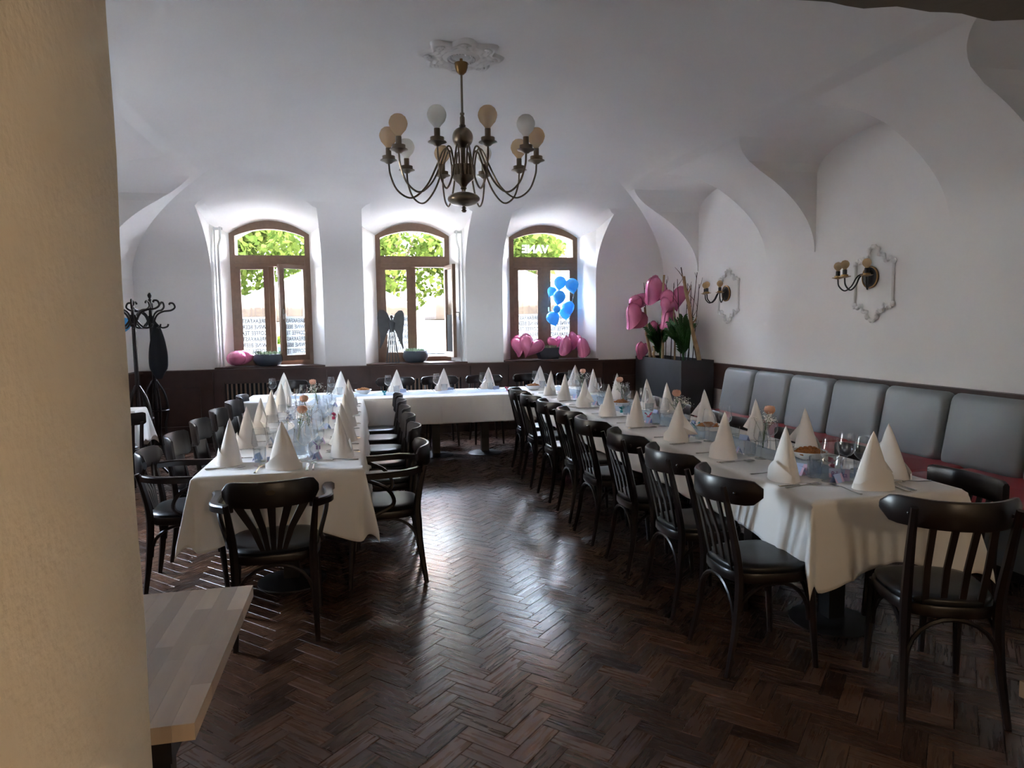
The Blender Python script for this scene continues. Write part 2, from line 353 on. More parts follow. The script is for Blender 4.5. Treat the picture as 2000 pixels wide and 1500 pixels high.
# ------------------------------------------------------------------ herringbone floor
floor = struct(MB().box(X0-.3, X1+.3, -3.6, Y1+.1, -.06, -.0035).build('floor', 'dark_wood'))
PW, PL, GAP = .0790, .2370, .0024
def plank_mb(m, cx, cy, ang, off=0):
    hl, hw, ch = (PL-GAP)/2, (PW-GAP)/2, .0014; c, s = cos(ang), sin(ang)
    vs = []; uv = []
    for (l, w, z) in ((hl, hw, -.004), (hl, hw, -.0014), (hl-ch, hw-ch, 0.)):
        for a, b in ((-1,-1),(1,-1),(1,1),(-1,1)):
            x, y = a*l, b*w; vs.append((cx+x*c-y*s, cy+x*s+y*c, z)); uv.append((x, y))
    fs = [(8,9,10,11)]+[(k*4+j, k*4+(j+1) % 4, k*4+4+(j+1) % 4, k*4+4+j) for k in range(2) for j in range(4)]
    m.add(vs, fs, uv)
planks = []
u_, v_ = Vector((.70711, .70711)), Vector((-.70711, .70711)); ORG = Vector((.52+.0, 2.93))
for k in range(-60, 130):
    for j in range(-14, 14):
        for H in (1, 0):
            c = (Vector((k+6*j+1.5, k+.5)) if H else Vector((k+6*j+.5, k+2.5)))
            p = ORG + (u_*c.x + v_*c.y)*PW
            if X0 < p.x < X1 and .3 < p.y < Y1: planks.append((p.x, p.y, pi/4 if H else 3*pi/4))
def seen(p):
    q = project((p[0], p[1], 0))
    return 470 < q[0] < 1560 and 900 < q[1] < 1495 and not (q[0] < 500 and q[1] < 1180)
planks.sort(key=lambda p: (0 if seen(p) else 1, project((p[0], p[1], 0))[2] if project((p[0], p[1], 0))[2] > 0 else 99))
one = MB(); plank_mb(one, 0, 0, 0); pme = one.mesh('plank', smooth=0, fix=False); pme.materials.append(MAT['parquet'])
for x, y, a in planks[:300]: put('plank', pme, floor, (x, y, random.uniform(-.0004, .0004)), a)
rest = MB()
for x, y, a in planks[300:]: plank_mb(rest, x, y, a)
o = rest.build('parquet_planks', 'parquet', floor, smooth=0, fix=False); o['kind'] = 'stuff'

# ------------------------------------------------------------------ wainscot
dz = .965
tr = struct(MB().box(X0, X1-.02, 9.915, Y1, .10, dz).build('trim_1', 'panel_wood'))
MB().box(X0, X1-.02, 9.80, Y1, dz, .998).build('cap_rail', 'panel_wood', tr)
MB().box(X0, X1, 9.90, Y1, 0, .10).build('skirting_board', 'dark_wood', tr)
def panel(x0, x1, grille):
    MB().box(x0, x0+.11, 9.885, 9.92, .10, dz).build('stile', 'panel_wood', tr); MB().box(x1-.11, x1, 9.885, 9.92, .10, dz).build('stile', 'panel_wood', tr)
    MB().box(x0+.11, x1-.11, 9.885, 9.92, dz-.15, dz).build('rail', 'panel_wood', tr); MB().box(x0+.11, x1-.11, 9.885, 9.92, .10, .24).build('rail', 'panel_wood', tr)
    if grille:
        MB().box(x0+.13, x1-.13, 9.905, 9.919, .26, dz-.17).build('grille_backing', 'cloth_black', tr)
        n = int((x1-x0-.26)/.055); sl = MB().box(-.011, .011, -.012, .012, .26, dz-.17).mesh('grille_slat'); sl.materials.append(MAT['frame_wood'])
        for i in range(n): put('grille_slat', sl, tr, (x0+.13+(i+.5)*(x1-x0-.26)/n, 9.899, 0))
    else:
        m = MB(); m.box(x0+.17, x1-.17, 9.893, 9.918, .30, dz-.21); m.build('raised_panel', 'panel_wood', tr)
edges = [(-2.92,-1.99,0), (-1.97,-.51,1), (-.49,.07,0), (.09,1.49,1), (1.51,2.05,0), (2.07,3.51,1), (3.53,4.5,0)]
for e in edges: panel(*e)
t2 = struct(MB().box(X1-.05, X1, 3.2, Y1-.1, .68, 1.0).build('trim_2', 'panel_wood'))
MB().box(X1-.065, X1, 3.2, Y1-.1, .985, 1.01).build('cap_rail', 'panel_wood', t2)
t3 = struct(MB().box(X0, X0+.04, 5.0, Y1-.05, .10, dz).build('trim_3', 'panel_wood'))
MB().box(X0, X0+.10, 5.0, Y1-.05, dz, .998).build('cap_rail', 'panel_wood', t3)

# ------------------------------------------------------------------ windows
def sash_mesh(w, z0, z1, d):
    m = MB(); st = .055
    for x0, x1, a, b in ((0, st, z0, z1), (w-st, w, z0, z1), (st, w-st, z0, z0+.075), (st, w-st, z1-st, z1)):
        p, q = sorted((x0*d, x1*d)); m.box(p, q, -.024, .024, a, b)
    for x0, x1, a, b in ((st-.0, st+.012, z0+.075, z1-st), (w-st-.012, w-st, z0+.075, z1-st)):
        p, q = sorted((x0*d, x1*d)); m.box(p, q, -.034, -.022, a, b)
    return m
LINES = ['BREAKFAST', 'WINE BEER', 'COFFEE TEA', 'BREAKFAST', 'WINE BEER', 'COFFEE TEA']
def add_leaf(win, hx, hingeR, ang, w, handle):
    z0, z1 = 1.085, 2.415; d = -1 if hingeR else 1
    o = sash_mesh(w, z0, z1, d).build('sash', 'frame_wood', win); o.location = (hx, 10.315, 0); o.rotation_euler = (0, 0, ang)
    a, b = sorted((.055*d, (w-.055)*d)); MB().box(a, b, -.003, .003, z0+.075, z1-.055).build('pane', 'pane_glass', o)
    fa, fb = sorted((.058*d, (w-.058)*d)); MB().box(fa, fb, .0045, .006, z0+.078, 1.70).build('frosted_film', 'film_white', o)
    mb = None
    for i, t in enumerate(LINES):
        me = text_mesh(t, .080, mirror=True, bold=.0012); me.transform(Matrix.Scale(.80, 4, (1,0,0)))
        me.transform(Matrix.Translation(((a+b)/2, 0, 1.615-i*.085)) @ Matrix.Rotation(pi/2, 4, 'X') )
        me.materials.append(MAT['letter_grey']); q = put('lettering', me, o); q.location = (0, -.006, 0)
    if handle:
        h = MB().box(w*d-.034*d-.012, w*d-.034*d+.012, -.034, -.024, 1.66, 1.80); h.tube([(w*d-.034*d, -.03, 1.73), (w*d-.034*d, -.075, 1.73), (w*d-.034*d-.0*d, -.08, 1.72), (w*d-.034*d+.0*d, -.085, 1.62)], .009, 8)
        h.build('handle', 'steel', o)
    return o
SASHANG = {0: (0, 0.66), 1: (0, 1.74), 2: (0, 0)}
for k, cx in enumerate(WIN):
    win = put('window_%d' % (k+1), None); struct(win)
    hw, zb, zt0, zt1, sp, cr = .535, 1.02, 2.40, 2.555, 2.85, 3.035
    m = MB(); t = .07
    for x0, x1 in ((cx-hw, cx-hw+t), (cx+hw-t, cx+hw)): m.box(x0, x1, 10.30, 10.40, zb, sp)
    m.box(cx-hw+t, cx+hw-t, 10.30, 10.40, zb, zb+.07); m.box(cx-hw+t, cx+hw-t, 10.275, 10.40, zt0, zt1)
    m.box(cx-hw+t, cx+hw-t, 10.265, 10.28, zt0+.05, zt0+.10); m.box(cx-.035, cx+.035, 10.335, 10.40, zb+.07, zt0)
    m.build('frame', 'frame_wood', win)
    n = 18; mo = MB(); tt = .115
    for i in range(n):
        q = []
        for j in (i, i+1):
            u = -1+2*j/n; zo = sp+(cr-sp)*(1-u*u); hi = hw-t; ui = max(-1, min(1, u)); zi = sp-.03+(cr-tt-sp+.03)*(1-u*u)
            q.append(((cx+hw*u, zo), (cx+hi*u, zi)))
        a, b = q; mo.prism([a[0], b[0], b[1], a[1]], 1, 10.295, 10.40)
    mo.build('arched_head', 'frame_wood', win, smooth=20)
    gp = arch(cx, hw-t, sp-.03, cr-tt, zt1); MB().prism(gp, 1, 10.345, 10.351).build('fanlight_pane', 'pane_glass', win)
    add_leaf(win, cx-hw+t-.005, False, 0, .435, False)
    add_leaf(win, cx+hw-t+.005, True, SASHANG[k][1], .435, True)
    if k == 2:
        MB().box(cx-.045, cx+.045, 10.285, 10.34, zb+.05, zt0).build('meeting_stile', 'frame_wood', win)
        me = text_mesh('VANE', .16, mirror=True, bold=.006); me.transform(Matrix.Translation((cx-.12, 10.342, 2.63)) @ Matrix.Rotation(pi/2, 4, 'X')); me.materials.append(MAT['letter_white']); put('fanlight_lettering', me, win)
    sl = MB(); sl.add([(cx-.535, 10.30, 1.0), (cx+.535, 10.30, 1.0), (cx+.712, 9.95, 1.0), (cx+.712, 9.84, 1.0), (cx-.712, 9.84, 1.0), (cx-.712, 9.95, 1.0)]+[(cx-.535, 10.30, 1.02), (cx+.535, 10.30, 1.02), (cx+.712, 9.95, 1.02), (cx+.712, 9.84, 1.02), (cx-.712, 9.84, 1.02), (cx-.712, 9.95, 1.02)],
           [tuple(range(6)), tuple(range(11, 5, -1))]+[(i, i+6, (i+1) % 6+6, (i+1) % 6) for i in range(6)])
    sl.build('window_sill', 'panel_wood', win, smooth=0)
# heating pipes boxed into the niche corners
def pipes(x, s, label):
    t = thing('heating_pipe', label, 'pipe', (x, 9.99, 1.02))
    MB().tube([(0,0,0), (0,0,1.62), (s*.03,0,1.72), (s*.03,.02,1.88)], .017, 8).build('riser', 'paint_white', t)
    MB().tube([(-s*.045,.01,0), (-s*.045,.01,1.70), (-s*.045,.03,1.88)], .012, 8).build('thin_riser', 'paint_white', t)
    MB().box(-.06, .06, .01, .03, 1.84, 1.87).build('clip', 'paint_white', t)
pipes(WIN[0]-.62, 1, 'white painted heating pipes in the corner of the niche beside the pink balloon')
pipes(WIN[1]+.635, -1, 'white painted heating pipes in the niche behind the wide open casement')
# ------------------------------------------------------------------ chairs (local: faces +y, origin on the floor under the seat)
def seat_outline(hw_f, hw_b, d, n=28, p=3.2):
    out = []
    for i in range(n):
        t = 2*pi*i/n; cx, sy = cos(t), sin(t); x = abs(cx)**(2/p)*(1 if cx > 0 else -1); y = abs(sy)**(2/p)*(1 if sy > 0 else -1)
        out.append(((hw_b+(hw_f-hw_b)*(y+1)/2)*x, d*y))
    return out
def seat_parts(t, hw_f, hw_b, d, z, pad, m):
    o = seat_outline(hw_f, hw_b, d); ring = lambda s, zz: [(x*s, y*s, zz) for x, y in o]
    MB().loft([ring(.98, z-.045), ring(1.0, z-.038), ring(1.0, z-.006), ring(.985, z)]).build('seat_frame', 'chair_wood', t)
    MB().loft([ring(.93, z), ring(.96, z+pad*.45), ring(.92, z+pad*.8), ring(.75, z+pad*.97), ring(.35, z+pad)]).build('seat_pad', m, t, smooth=60)
def curved_band(fn_center, half, z0, z1, th, n=22, endround=.03, lean=0.0):
    """band that follows y=fn(x) in plan, rounded at the ends"""
    m = MB(); rings = []
    for i in range(n+1):
        u = -1+2*i/n; x = half*u; y = fn_center(x); e = 1e-3; dy = (fn_center(x+e)-fn_center(x-e))/(2*e); l = sqrt(1+dy*dy); nx, ny = -dy/l, 1/l
        edge = half*(1-abs(u)); sh = 0 if edge > endround else endround*(1-sqrt(max(0, 1-((endround-edge)/endround)**2)))*.9
        a, b = z0+sh, z1-sh*.8; q = th/2; r = min(q*.8, (b-a)*.3)
        prof = [(-q, a+r), (-q+r*.6, a), (q-r*.6, a), (q, a+r), (q, b-r), (q-r*.6, b), (-q+r*.6, b), (-q, b-r)]
        rings.append([(x+nx*o, y+ny*o-lean*(z-z0), z) for o, z in prof])
    return m.loft(rings)
def arch_brace(t, p0, p1, h):
    a, b = Vector(p0), Vector(p1); pts = []
    for i in range(13):
        u = i/12; q = a.lerp(b, .5-.5*cos(pi*u)) ; pts.append((q.x, q.y, a.z+(h-a.z)*sin(pi*u)**.8))
    MB().tube(pts, .0095, 6).build('bentwood_brace', 'chair_wood', t)
def legs(t, rear, front, sq=6):
    for s in (-1, 1):
        MB().tube(bez([(s*x, y, z) for x, y, z, r in rear], 4), interp([r for *_, r in rear], 4), sq).build('leg', 'chair_wood', t)
    for s in (-1, 1):
        MB().tube(bez([(s*x, y, z) for x, y, z, r in front], 4), interp([r for *_, r in front], 4), sq+2).build('leg', 'chair_wood', t)
def interp(rs, n):
    out = []
    for a, b in zip(rs, rs[1:]): out += [a+(b-a)*k/n for k in range(n)]
    return out+[rs[-1]]
def slat_chair(label, group):
    t = thing('slat_back_chair', label, 'chair', group=group)
    legs(t, [(.185,-.235,0,.013), (.17,-.19,.22,.018), (.165,-.175,.45,.021), (.172,-.215,.66,.018), (.178,-.262,.85,.014)], [(.185,.195,0,.013), (.17,.165,.42,.021)])
    seat_parts(t, .215, .18, .205, .45, .035, 'leather_black')
    f = lambda x: -.268+.155*(abs(x)/.245)**2.3
    curved_band(f, .245, .765, .875, .024, endround=.045).build('top_rail', 'chair_wood', t)
    for x in (-.105, -.036, .036, .105):
        MB().tube([(x*.92, -.175, .45), (x, -.205, .60), (x, f(x)-.0, .77)], .007, 4, flat=2.4).build('slat', 'chair_wood', t)
    arch_brace(t, (-.165,-.195,.20), (.165,-.195,.20), .40); arch_brace(t, (-.17,.17,.22), (.17,.17,.22), .40)
    for s in (-1, 1): arch_brace(t, (s*.168,-.18,.22), (s*.172,.16,.22), .40)
    for s in (-1, 1): MB().sphere((s*.178, f(.178)-.016, .815), .008, 8, 5).build('screw_cap', 'chair_wood', t)
    return t
def ply_chair(label, group):
    t = thing('plywood_back_chair', label, 'chair', group=group)
    legs(t, [(.18,-.225,0,.013), (.168,-.19,.22,.018), (.165,-.18,.45,.02), (.165,-.21,.66,.015)], [(.185,.195,0,.013), (.17,.165,.42,.021)])
    seat_parts(t, .215, .185, .21, .45, .032, 'leather_black')
    f = lambda x: -.245+.085*(abs(x)/.215)**2.2
    curved_band(f, .215, .665, .835, .016, endround=.022, lean=.10).build('backrest', 'chair_wood', t)
    curved_band(lambda x: f(x)+.012, .158, .50, .672, .014, endround=.01, lean=.10).build('lower_back_panel', 'chair_wood', t)
    arch_brace(t, (-.165,-.195,.20), (.165,-.195,.20), .40); arch_brace(t, (-.17,.17,.22), (.17,.17,.22), .40)
    for s in (-1, 1): arch_brace(t, (s*.168,-.18,.22), (s*.172,.16,.22), .40)
    return t
def arm_chair(label, group):
    t = thing('fan_back_armchair', label, 'chair', group=group)
    legs(t, [(.19,-.245,0,.014), (.185,-.215,.22,.019), (.182,-.20,.45,.022), (.195,-.225,.62,.018), (.205,-.25,.72,.015)], [(.215,.205,0,.014), (.2,.175,.42,.022)])
    seat_parts(t, .235, .215, .225, .45, .03, 'leather_black')
    f = lambda x: -.285+.10*(abs(x)/.235)**2.2
    m = curved_band(f, .215, .70, .825, .022, endround=.05); crest = m.build('crest_rail', 'chair_wood', t)
    em = MB().lathe([(.001, 0), (.015, 0), (.015, .0012), (.001, .0012)], 16, sx=1.5, sy=.8).mesh('emblem'); em.materials.append(MAT['gold_emblem']); e = put('emblem', em, crest, (0, -.2975, .775)); e.rotation_euler = (pi/2, 0, 0)
    # horseshoe arm: one bent bow from arm tip to arm tip, drawn as two arms
    for s in (-1, 1):
        pts = bez([(s*.19, -.235, .695), (s*.265, -.13, .690), (s*.275, .02, .683), (s*.272, .13, .68), (s*.285, .215, .676)], 6)
        rings = []
        for i, p in enumerate(pts):
            T = (pts[min(i+1, len(pts)-1)]-pts[max(i-1, 0)]).normalized(); n = Vector((-T.y, T.x, 0)).normalized(); w = .021+.012*max(0, (i-len(pts)*.55)/(len(pts)*.45)); h = .018
            if i == len(pts)-1: w *= .6
            rings.append([p-n*w+Vector((0,0,-h)), p+n*w+Vector((0,0,-h)), p+n*w+Vector((0,0,h*.6)), p+n*w*.7+Vector((0,0,h)), p-n*w*.7+Vector((0,0,h)), p-n*w+Vector((0,0,h*.6))])
        MB().loft(rings).build('armrest', 'chair_wood', t)
        MB().tube(bez([(s*.272,.11,.665), (s*.255,-.02,.60), (s*.225,-.06,.50), (s*.235,.05,.44), (s*.238,.14,.40)], 6), .012, 6).build('arm_support', 'chair_wood', t)
    for k in range(5):
        u = (k-2)/2; MB().tube([(u*.05, -.205, .47), (u*.085, -.225, .58), (u*.155, f(u*.155)+.002, .715)], [.0050, .0068, .0088], 4, flat=3.1).build('slat', 'chair_wood', t)
    arch_brace(t, (-.18,-.22,.20), (.18,-.22,.20), .40); arch_brace(t, (-.2,.18,.22), (.2,.18,.22), .40)
    for s in (-1, 1): arch_brace(t, (s*.185,-.2,.22), (s*.203,.17,.22), .40)
    return t
def low_chair(label, group):
    t = thing('straight_back_chair', label, 'chair', group=group)
    legs(t, [(.19,-.235,0,.013), (.185,-.20,.25,.018), (.185,-.19,.45,.02), (.188,-.215,.62,.017), (.19,-.235,.70,.016)], [(.19,.195,0,.013), (.175,.165,.42,.02)])
    seat_parts(t, .21, .19, .205, .44, .03, 'leather_black')
    f = lambda x: -.245+.035*(abs(x)/.22)**2
    curved_band(f, .225, .672, .785, .030, endround=.012).build('top_rail', 'chair_wood', t)
    for x in (-.115, -.058, 0, .058, .115): MB().tube([(x, -.19, .44), (x, -.21, .56), (x, f(x), .68)], .007, 4, flat=2.4).build('slat', 'chair_wood', t)
    arch_brace(t, (-.18,-.2,.20), (.18,-.2,.20), .39)
    for s in (-1, 1): arch_brace(t, (s*.185,-.19,.22), (s*.178,.16,.22), .39)
    return t
ORD = ('first', 'second', 'third', 'fourth', 'fifth', 'sixth', 'seventh', 'eighth', 'ninth')
A_ = []; pa = slat_chair('x', 'slat back chairs on the aisle side of the bench table')
for k, (y, rz) in enumerate(zip((2.82, 3.43, 4.04, 4.69, 5.24, 5.88, 6.47, 7.05), (-.02, .03, .0, .05, -.02, .03, .0, -.04))):
    spawn(pa, A_, (1.755+random.uniform(-.012, .012), y, 0), -pi/2+rz, 'dark slat back chair, %s from the free table end, back to the aisle' % ORD[k])
spawn(pa, A_, (2.25, 2.33, 0), rad(-22), 'dark slat back chair at the free end of the bench table, turned slightly', 'end chair').pop('group')
for k, x in enumerate((-.94, .39, .97, 1.56, 2.2, 2.80)):
    spawn(pa, A_, (x, 8.94, 0), pi+random.uniform(-.04, .04), 'dark curved rail chair against the wainscot behind the far table, %s from the coat stands' % ORD[k], 'chairs behind the far table')
B_ = []; pb = ply_chair('x', 'plywood chairs of the armchair table')
for k, y in enumerate((5.05, 5.75, 6.45, 7.15, 7.75)): spawn(pb, B_, (-1.07, y, 0), -pi/2+random.uniform(-.05, .05), 'dark plywood back chair on the coat stand side, %s beyond the armchair' % ORD[k])
for k, y in enumerate((5.0, 5.58, 6.16, 6.76, 7.34)): spawn(pb, B_, (.125, y, 0), pi/2+random.uniform(-.04, .04), 'dark plywood back chair with pale sheen on its seat, %s beyond the aisle armchair' % ORD[k])
c_ = []; pc = arm_chair('dark fan back armchair at the head of the table, back to the wooden table', None)
spawn(pc, c_, (-.475, 3.66, 0), rad(5))
spawn(pc, c_, (-1.06, 4.50, 0), -pi/2+.06, 'dark fan back armchair drawn up at the coat-stand side of its table')
spawn(pc, c_, (.09, 4.31, 0), pi/2-.02, 'dark fan back armchair on the aisle with seat catching the window light')
D_ = []; pd = low_chair('x', 'straight back chairs between table and bench')
for k, y in enumerate((2.84, 3.58, 4.25, 4.85, 5.42, 6.0, 6.6)): spawn(pd, D_, (2.70, y, 0), pi/2+random.uniform(-.03, .03), 'dark straight back chair facing away from the bench, %s from the free table end' % ORD[k])

# ------------------------------------------------------------------ tables and cloths
def dining_table(x0, x1, y0, y1, bases, label):
    t = thing('dining_table', label, 'table')
    MB().box(x0, x1, y0, y1, .715, .744).build('tabletop', 'dark_wood', t)
    for bx, by in bases:
        MB().box(bx-.045, bx+.045, by-.045, by+.045, .03, .715).build('pedestal', 'iron_black', t)
        m = MB(); m.lathe([(.205, 0), (.205, .008), (.17, .018), (.06, .032), (.001, .032)], 24, (bx, by, 0)); m.build('base_plate', 'iron_black', t)
    return t
TABLES = {'R': (1.94, 2.70, 2.68, 8.60), 'L': (-.90, -.045, 3.96, 7.70), 'B': (-1.28, 1.90, 7.75, 8.60)}
for a, b in ((2.68, 4.12), (4.13, 6.32), (6.33, 8.60)):
    dining_table(1.94, 2.70, a, b, [(2.32, a+.36), (2.32, b-.36)], {2.68: 'black pedestal table at the aisle end of the bench row, under white cloth', 4.13: 'black pedestal table in the middle of the bench row, under white cloth', 6.33: 'black pedestal table of the bench row nearest the corner planter'}[a])
for a, b in ((3.96, 5.82), (5.83, 7.70)):
    dining_table(-.90, -.045, a, b, [(-.47, a+.36), (-.47, b-.36)], {3.96: 'black pedestal table under the white cloth at the head armchair', 5.83: 'black pedestal table joining the armchair row to the far row'}[a])
for a, b in ((-1.28, .30), (.31, 1.90)):
    dining_table(a, b, 7.75, 8.60, [(a+.5, 8.17), (b-.5, 8.17)], {-1.28: 'black pedestal table of the far row under the angel window', .31: 'black pedestal table of the far row with round foot showing under the cloth'}[a])
def tablecloth(x0, x1, y0, y1, drop, sides, label, seed, ridges=(), z=.748, dropx=.262, droop=(1, 1)):
    """draped cloth; sides = which of (-x,+x,-y,+y) hang down"""
    rnd = random.Random(seed); nx = max(8, int((x1-x0+.6)/.016)); ny = max(8, int((y1-y0+.6)/.016)); m = MB(); ph = [rnd.uniform(0, 6.28) for _ in range(8)]
    ax = [x0-dropx*sides[0], x1+dropx*sides[1]]; ay = [y0-drop*sides[2], y1+drop*sides[3]]
    def fn(u, v):
        X = ax[0]+(ax[1]-ax[0])*u; Y = ay[0]+(ay[1]-ay[0])*v
        a = max(0, x0-X, X-x1); b = max(0, y0-Y, Y-y1); sx = -1 if X < x0 else 1; sy = -1 if Y < y0 else 1
        px, py = min(max(X, x0), x1), min(max(Y, y0), y1); pz = z
        near = lambda d, w: math.exp(-(d/w)**2)
        wx = droop[0] if X < x0 else droop[1]; hx = 1+.36*wx*max(near(Y-y0, .24) if sides[2] else 0, near(y1-Y, .24) if sides[3] else 0); hy = 1+.36*max(near(X-x0, .22) if sides[0] else 0, near(x1-X, .22) if sides[1] else 0)
        wave = lambda s, q: .010*sin(s*7.1+ph[0])+.006*sin(s*15.3+ph[1])+.004*sin(s*29+ph[2])+.013*math.exp(-((abs((s*2.7+ph[5]) % 1-.5))/.055)**2)
        r = .02
        if a > 0 and b <= 0:
            f = a/dropx; px += sx*(min(a, r)*.55+.012+f*(wave(Y, a)+.03)); pz -= max(0, a*hx-r*.4)
        elif b > 0 and a <= 0:
            f = b/drop; py += sy*(min(b, r)*.55+.012+f*(wave(X, b)+.03)); pz -= max(0, b*hy-r*.4)
        elif a > 0 and b > 0:
            l = sqrt(a*a+b*b); t = math.atan2(b, a); f = l/drop; fl = sin(2*t)**2
            out = min(l, r)*.55+.012+f*.03
            px += sx*(out*cos(t)**.5+fl*l*.17*(1.1-.5*t)); py += sy*(out*sin(t)**.5+fl*l*.17); pz -= max(0, l*(1+.36*wx+.36*(1-wx)*t/(pi/2)-.34*sin(2*t)*(.4+.6*wx))-r*.4)
        else:
            pz += .0012*sin(X*23+ph[3])*sin(Y*19+ph[4])
            for q in ridges: pz += .0028*math.exp(-((Y-q)/.006)**2)
        return (px, py, max(pz, .03))
    m.grid(fn, nx, ny); o = m.build('tablecloth', 'linen', smooth=60)
    md = o.modifiers.new('thick', 'SOLIDIFY'); md.thickness = .0012; md.offset = 1
    return tag(o, label, 'tablecloth')
tablecloth(1.935, 2.705, 2.67, 4.40, .305, (1,1,1,0), 'white linen cloth with a long drooping corner over the free table end', 1, (3.1, 3.6, 4.0), z=.7515, droop=(1, 0))
tablecloth(1.935, 2.705, 4.28, 6.42, .30, (1,1,0,0), 'white linen cloth with creased side drop in the middle of the bench table', 2, (4.6, 5.1, 5.6, 6.1))
tablecloth(1.935, 2.705, 6.34, 8.605, .30, (1,1,0,1), 'white linen cloth on the bench table end by the corner planter', 3, (6.7, 7.2, 7.7), z=.7515)
tablecloth(-.905, -.04, 3.95, 5.70, .305, (1,1,1,0), 'white linen cloth hanging in two pointed corners behind the head armchair', 4, (4.4, 4.9, 5.3), z=.7515)
tablecloth(-.905, -.04, 5.60, 7.74, .30, (1,1,0,0), 'white linen cloth along the plywood chairs, reaching the far table', 5, (6.0, 6.6, 7.1))
tablecloth(-1.285, .40, 7.745, 8.605, .31, (1,0,1,1), 'white linen cloth on the far table below the angel window', 6, (), z=.7515)
tablecloth(.32, 1.93, 7.745, 8.605, .31, (0,0,1,1), 'white linen cloth on the far table hanging in a flat panel toward the open floor', 7)
# small table with cloth by the coat stands
tt = thing('side_table', 'small square table under a white cloth by the coat stands', 'table')
MB().box(-2.88, -2.25, 7.42, 7.74, .715, .744).build('tabletop', 'dark_wood', tt); MB().box(-2.6, -2.52, 7.5, 7.6, .02, .715).build('pedestal', 'iron_black', tt); MB().box(-2.85, -2.28, 7.44, 7.72, 0, .025).build('base_plate', 'iron_black', tt)
tablecloth(-2.885, -2.245, 7.41, 7.75, .30, (0,1,1,1), 'white cloth with pointed corner on the small table by the coat stands', 8)
sc = copy_tree(pd); sc.location = (-2.30, 7.02, 0); sc.rotation_euler = (0,0,.5); tag(sc, 'dark straight back chair at the small clothed table by the coat stands', 'chair'); sc.pop('group', None)

# ------------------------------------------------------------------ wooden tables by the opening
def block_table(x0, x1, y0, y1, label, leg, wood='butcher_block'):
    t = thing('wooden_table', label, 'table'); n = 0; zt = .75; th = .036; rnd = random.Random(3)
    MB().box(x0+.004, x1-.004, y0+.004, y1-.004, zt-th, zt-.012).build('tabletop', 'table_oak', t)
    w = .045; y = y0; k = 0; x = x0; nl = int(round((x1-x0)/w)); w = (x1-x0)/nl
    for i in range(nl):
        y = y0; first = rnd.uniform(.1, .4)
        while y < y1-1e-4:
            e = min(y1, y+first); first = rnd.uniform(.28, .45)
            if y1-e < .08: e = y1
            m = MB(); a, b, c, d = x0+i*w+.0003, x0+(i+1)*w-.0003, y+.0003, e-.0003
            vs = [(a,c,zt-th),(b,c,zt-th),(b,d,zt-th),(a,d,zt-th),(a,c,zt),(b,c,zt),(b,d,zt),(a,d,zt)]; m.add(vs, [(3,2,1,0),(4,5,6,7),(0,1,5,4),(1,2,6,5),(2,3,7,6),(3,0,4,7)], [(v[1], v[0]) for v in vs])
            m.build('stave', wood, t, smooth=0); y = e
    MB().box(x0+.06, x1-.06, y0+.05, y1-.05, zt-th-.075, zt-th-.001).build('apron', 'chair_wood', t)
    for lx, ly in leg: MB().box(lx-.03, lx+.03, ly-.03, ly+.03, 0, zt-th).build('leg', 'chair_wood', t)
    return t
block_table(-1.16, -.36, 1.45, 2.22, 'pale block wood table against the plastered pillar', ((-1.06,1.55), (-1.06,2.12), (-.62,1.55), (-.62,2.12)))
block_table(1.395, 2.10, .95, 1.20, 'narrow honey brown wooden table at the edge of the wide opening', ((2.0,1.0), (2.0,1.15), (1.46,1.0), (1.46,1.15)), 'honey_wood')

# ------------------------------------------------------------------ upholstered bench
bn = thing('upholstered_bench', 'long wall bench with grey leather back cushions and red seat', 'bench')
MB().box(3.60, 4.40, 2.9, 7.78, .10, .36).build('base', 'leather_grey', bn); MB().box(3.70, 4.38, 2.95, 7.75, 0, .10).build('plinth', 'iron_black', bn)
def pillow(sx, sy, sz, r, n=6):
    m = MB(); rings = []
    def rr(hx, hy, z):
        o = []
        for cx, cy_, a0 in ((hx-r, hy-r, 0), (-hx+r, hy-r, 90), (-hx+r, -hy+r, 180), (hx-r, -hy+r, 270)):
            for k in range(5): t = rad(a0+k*22.5); o.append((cx+r*cos(t), cy_+r*sin(t), z))
        return o
    q = min(r, sz/2)*.9
    for k in range(n+1): t = pi/2*k/n; rings.append(rr(sx/2-q*(1-sin(t)), sy/2-q*(1-sin(t)), -sz/2+q*(1-cos(t))))
    for k in range(n+1): t = pi/2*k/n; rings.append(rr(sx/2-q*(1-cos(t)), sy/2-q*(1-cos(t)), sz/2-q*(1-sin(t))))
    return m.loft(rings)
for k in range(4):
    o = pillow(.80, 1.212, .12, .05).build('seat_cushion', 'leather_red', bn, smooth=60); o.location = (3.97, 3.51+k*1.22, .42)
cme = pillow(.56, .650, .13, .06).mesh('back_cushion', 60); cme.materials.append(MAT['leather_grey'])
for k in range(7):
    y = 7.37-k*.665; o = put('back_cushion', cme, bn, (4.315, y, .715)); o.rotation_euler = (0, rad(-80), 0)
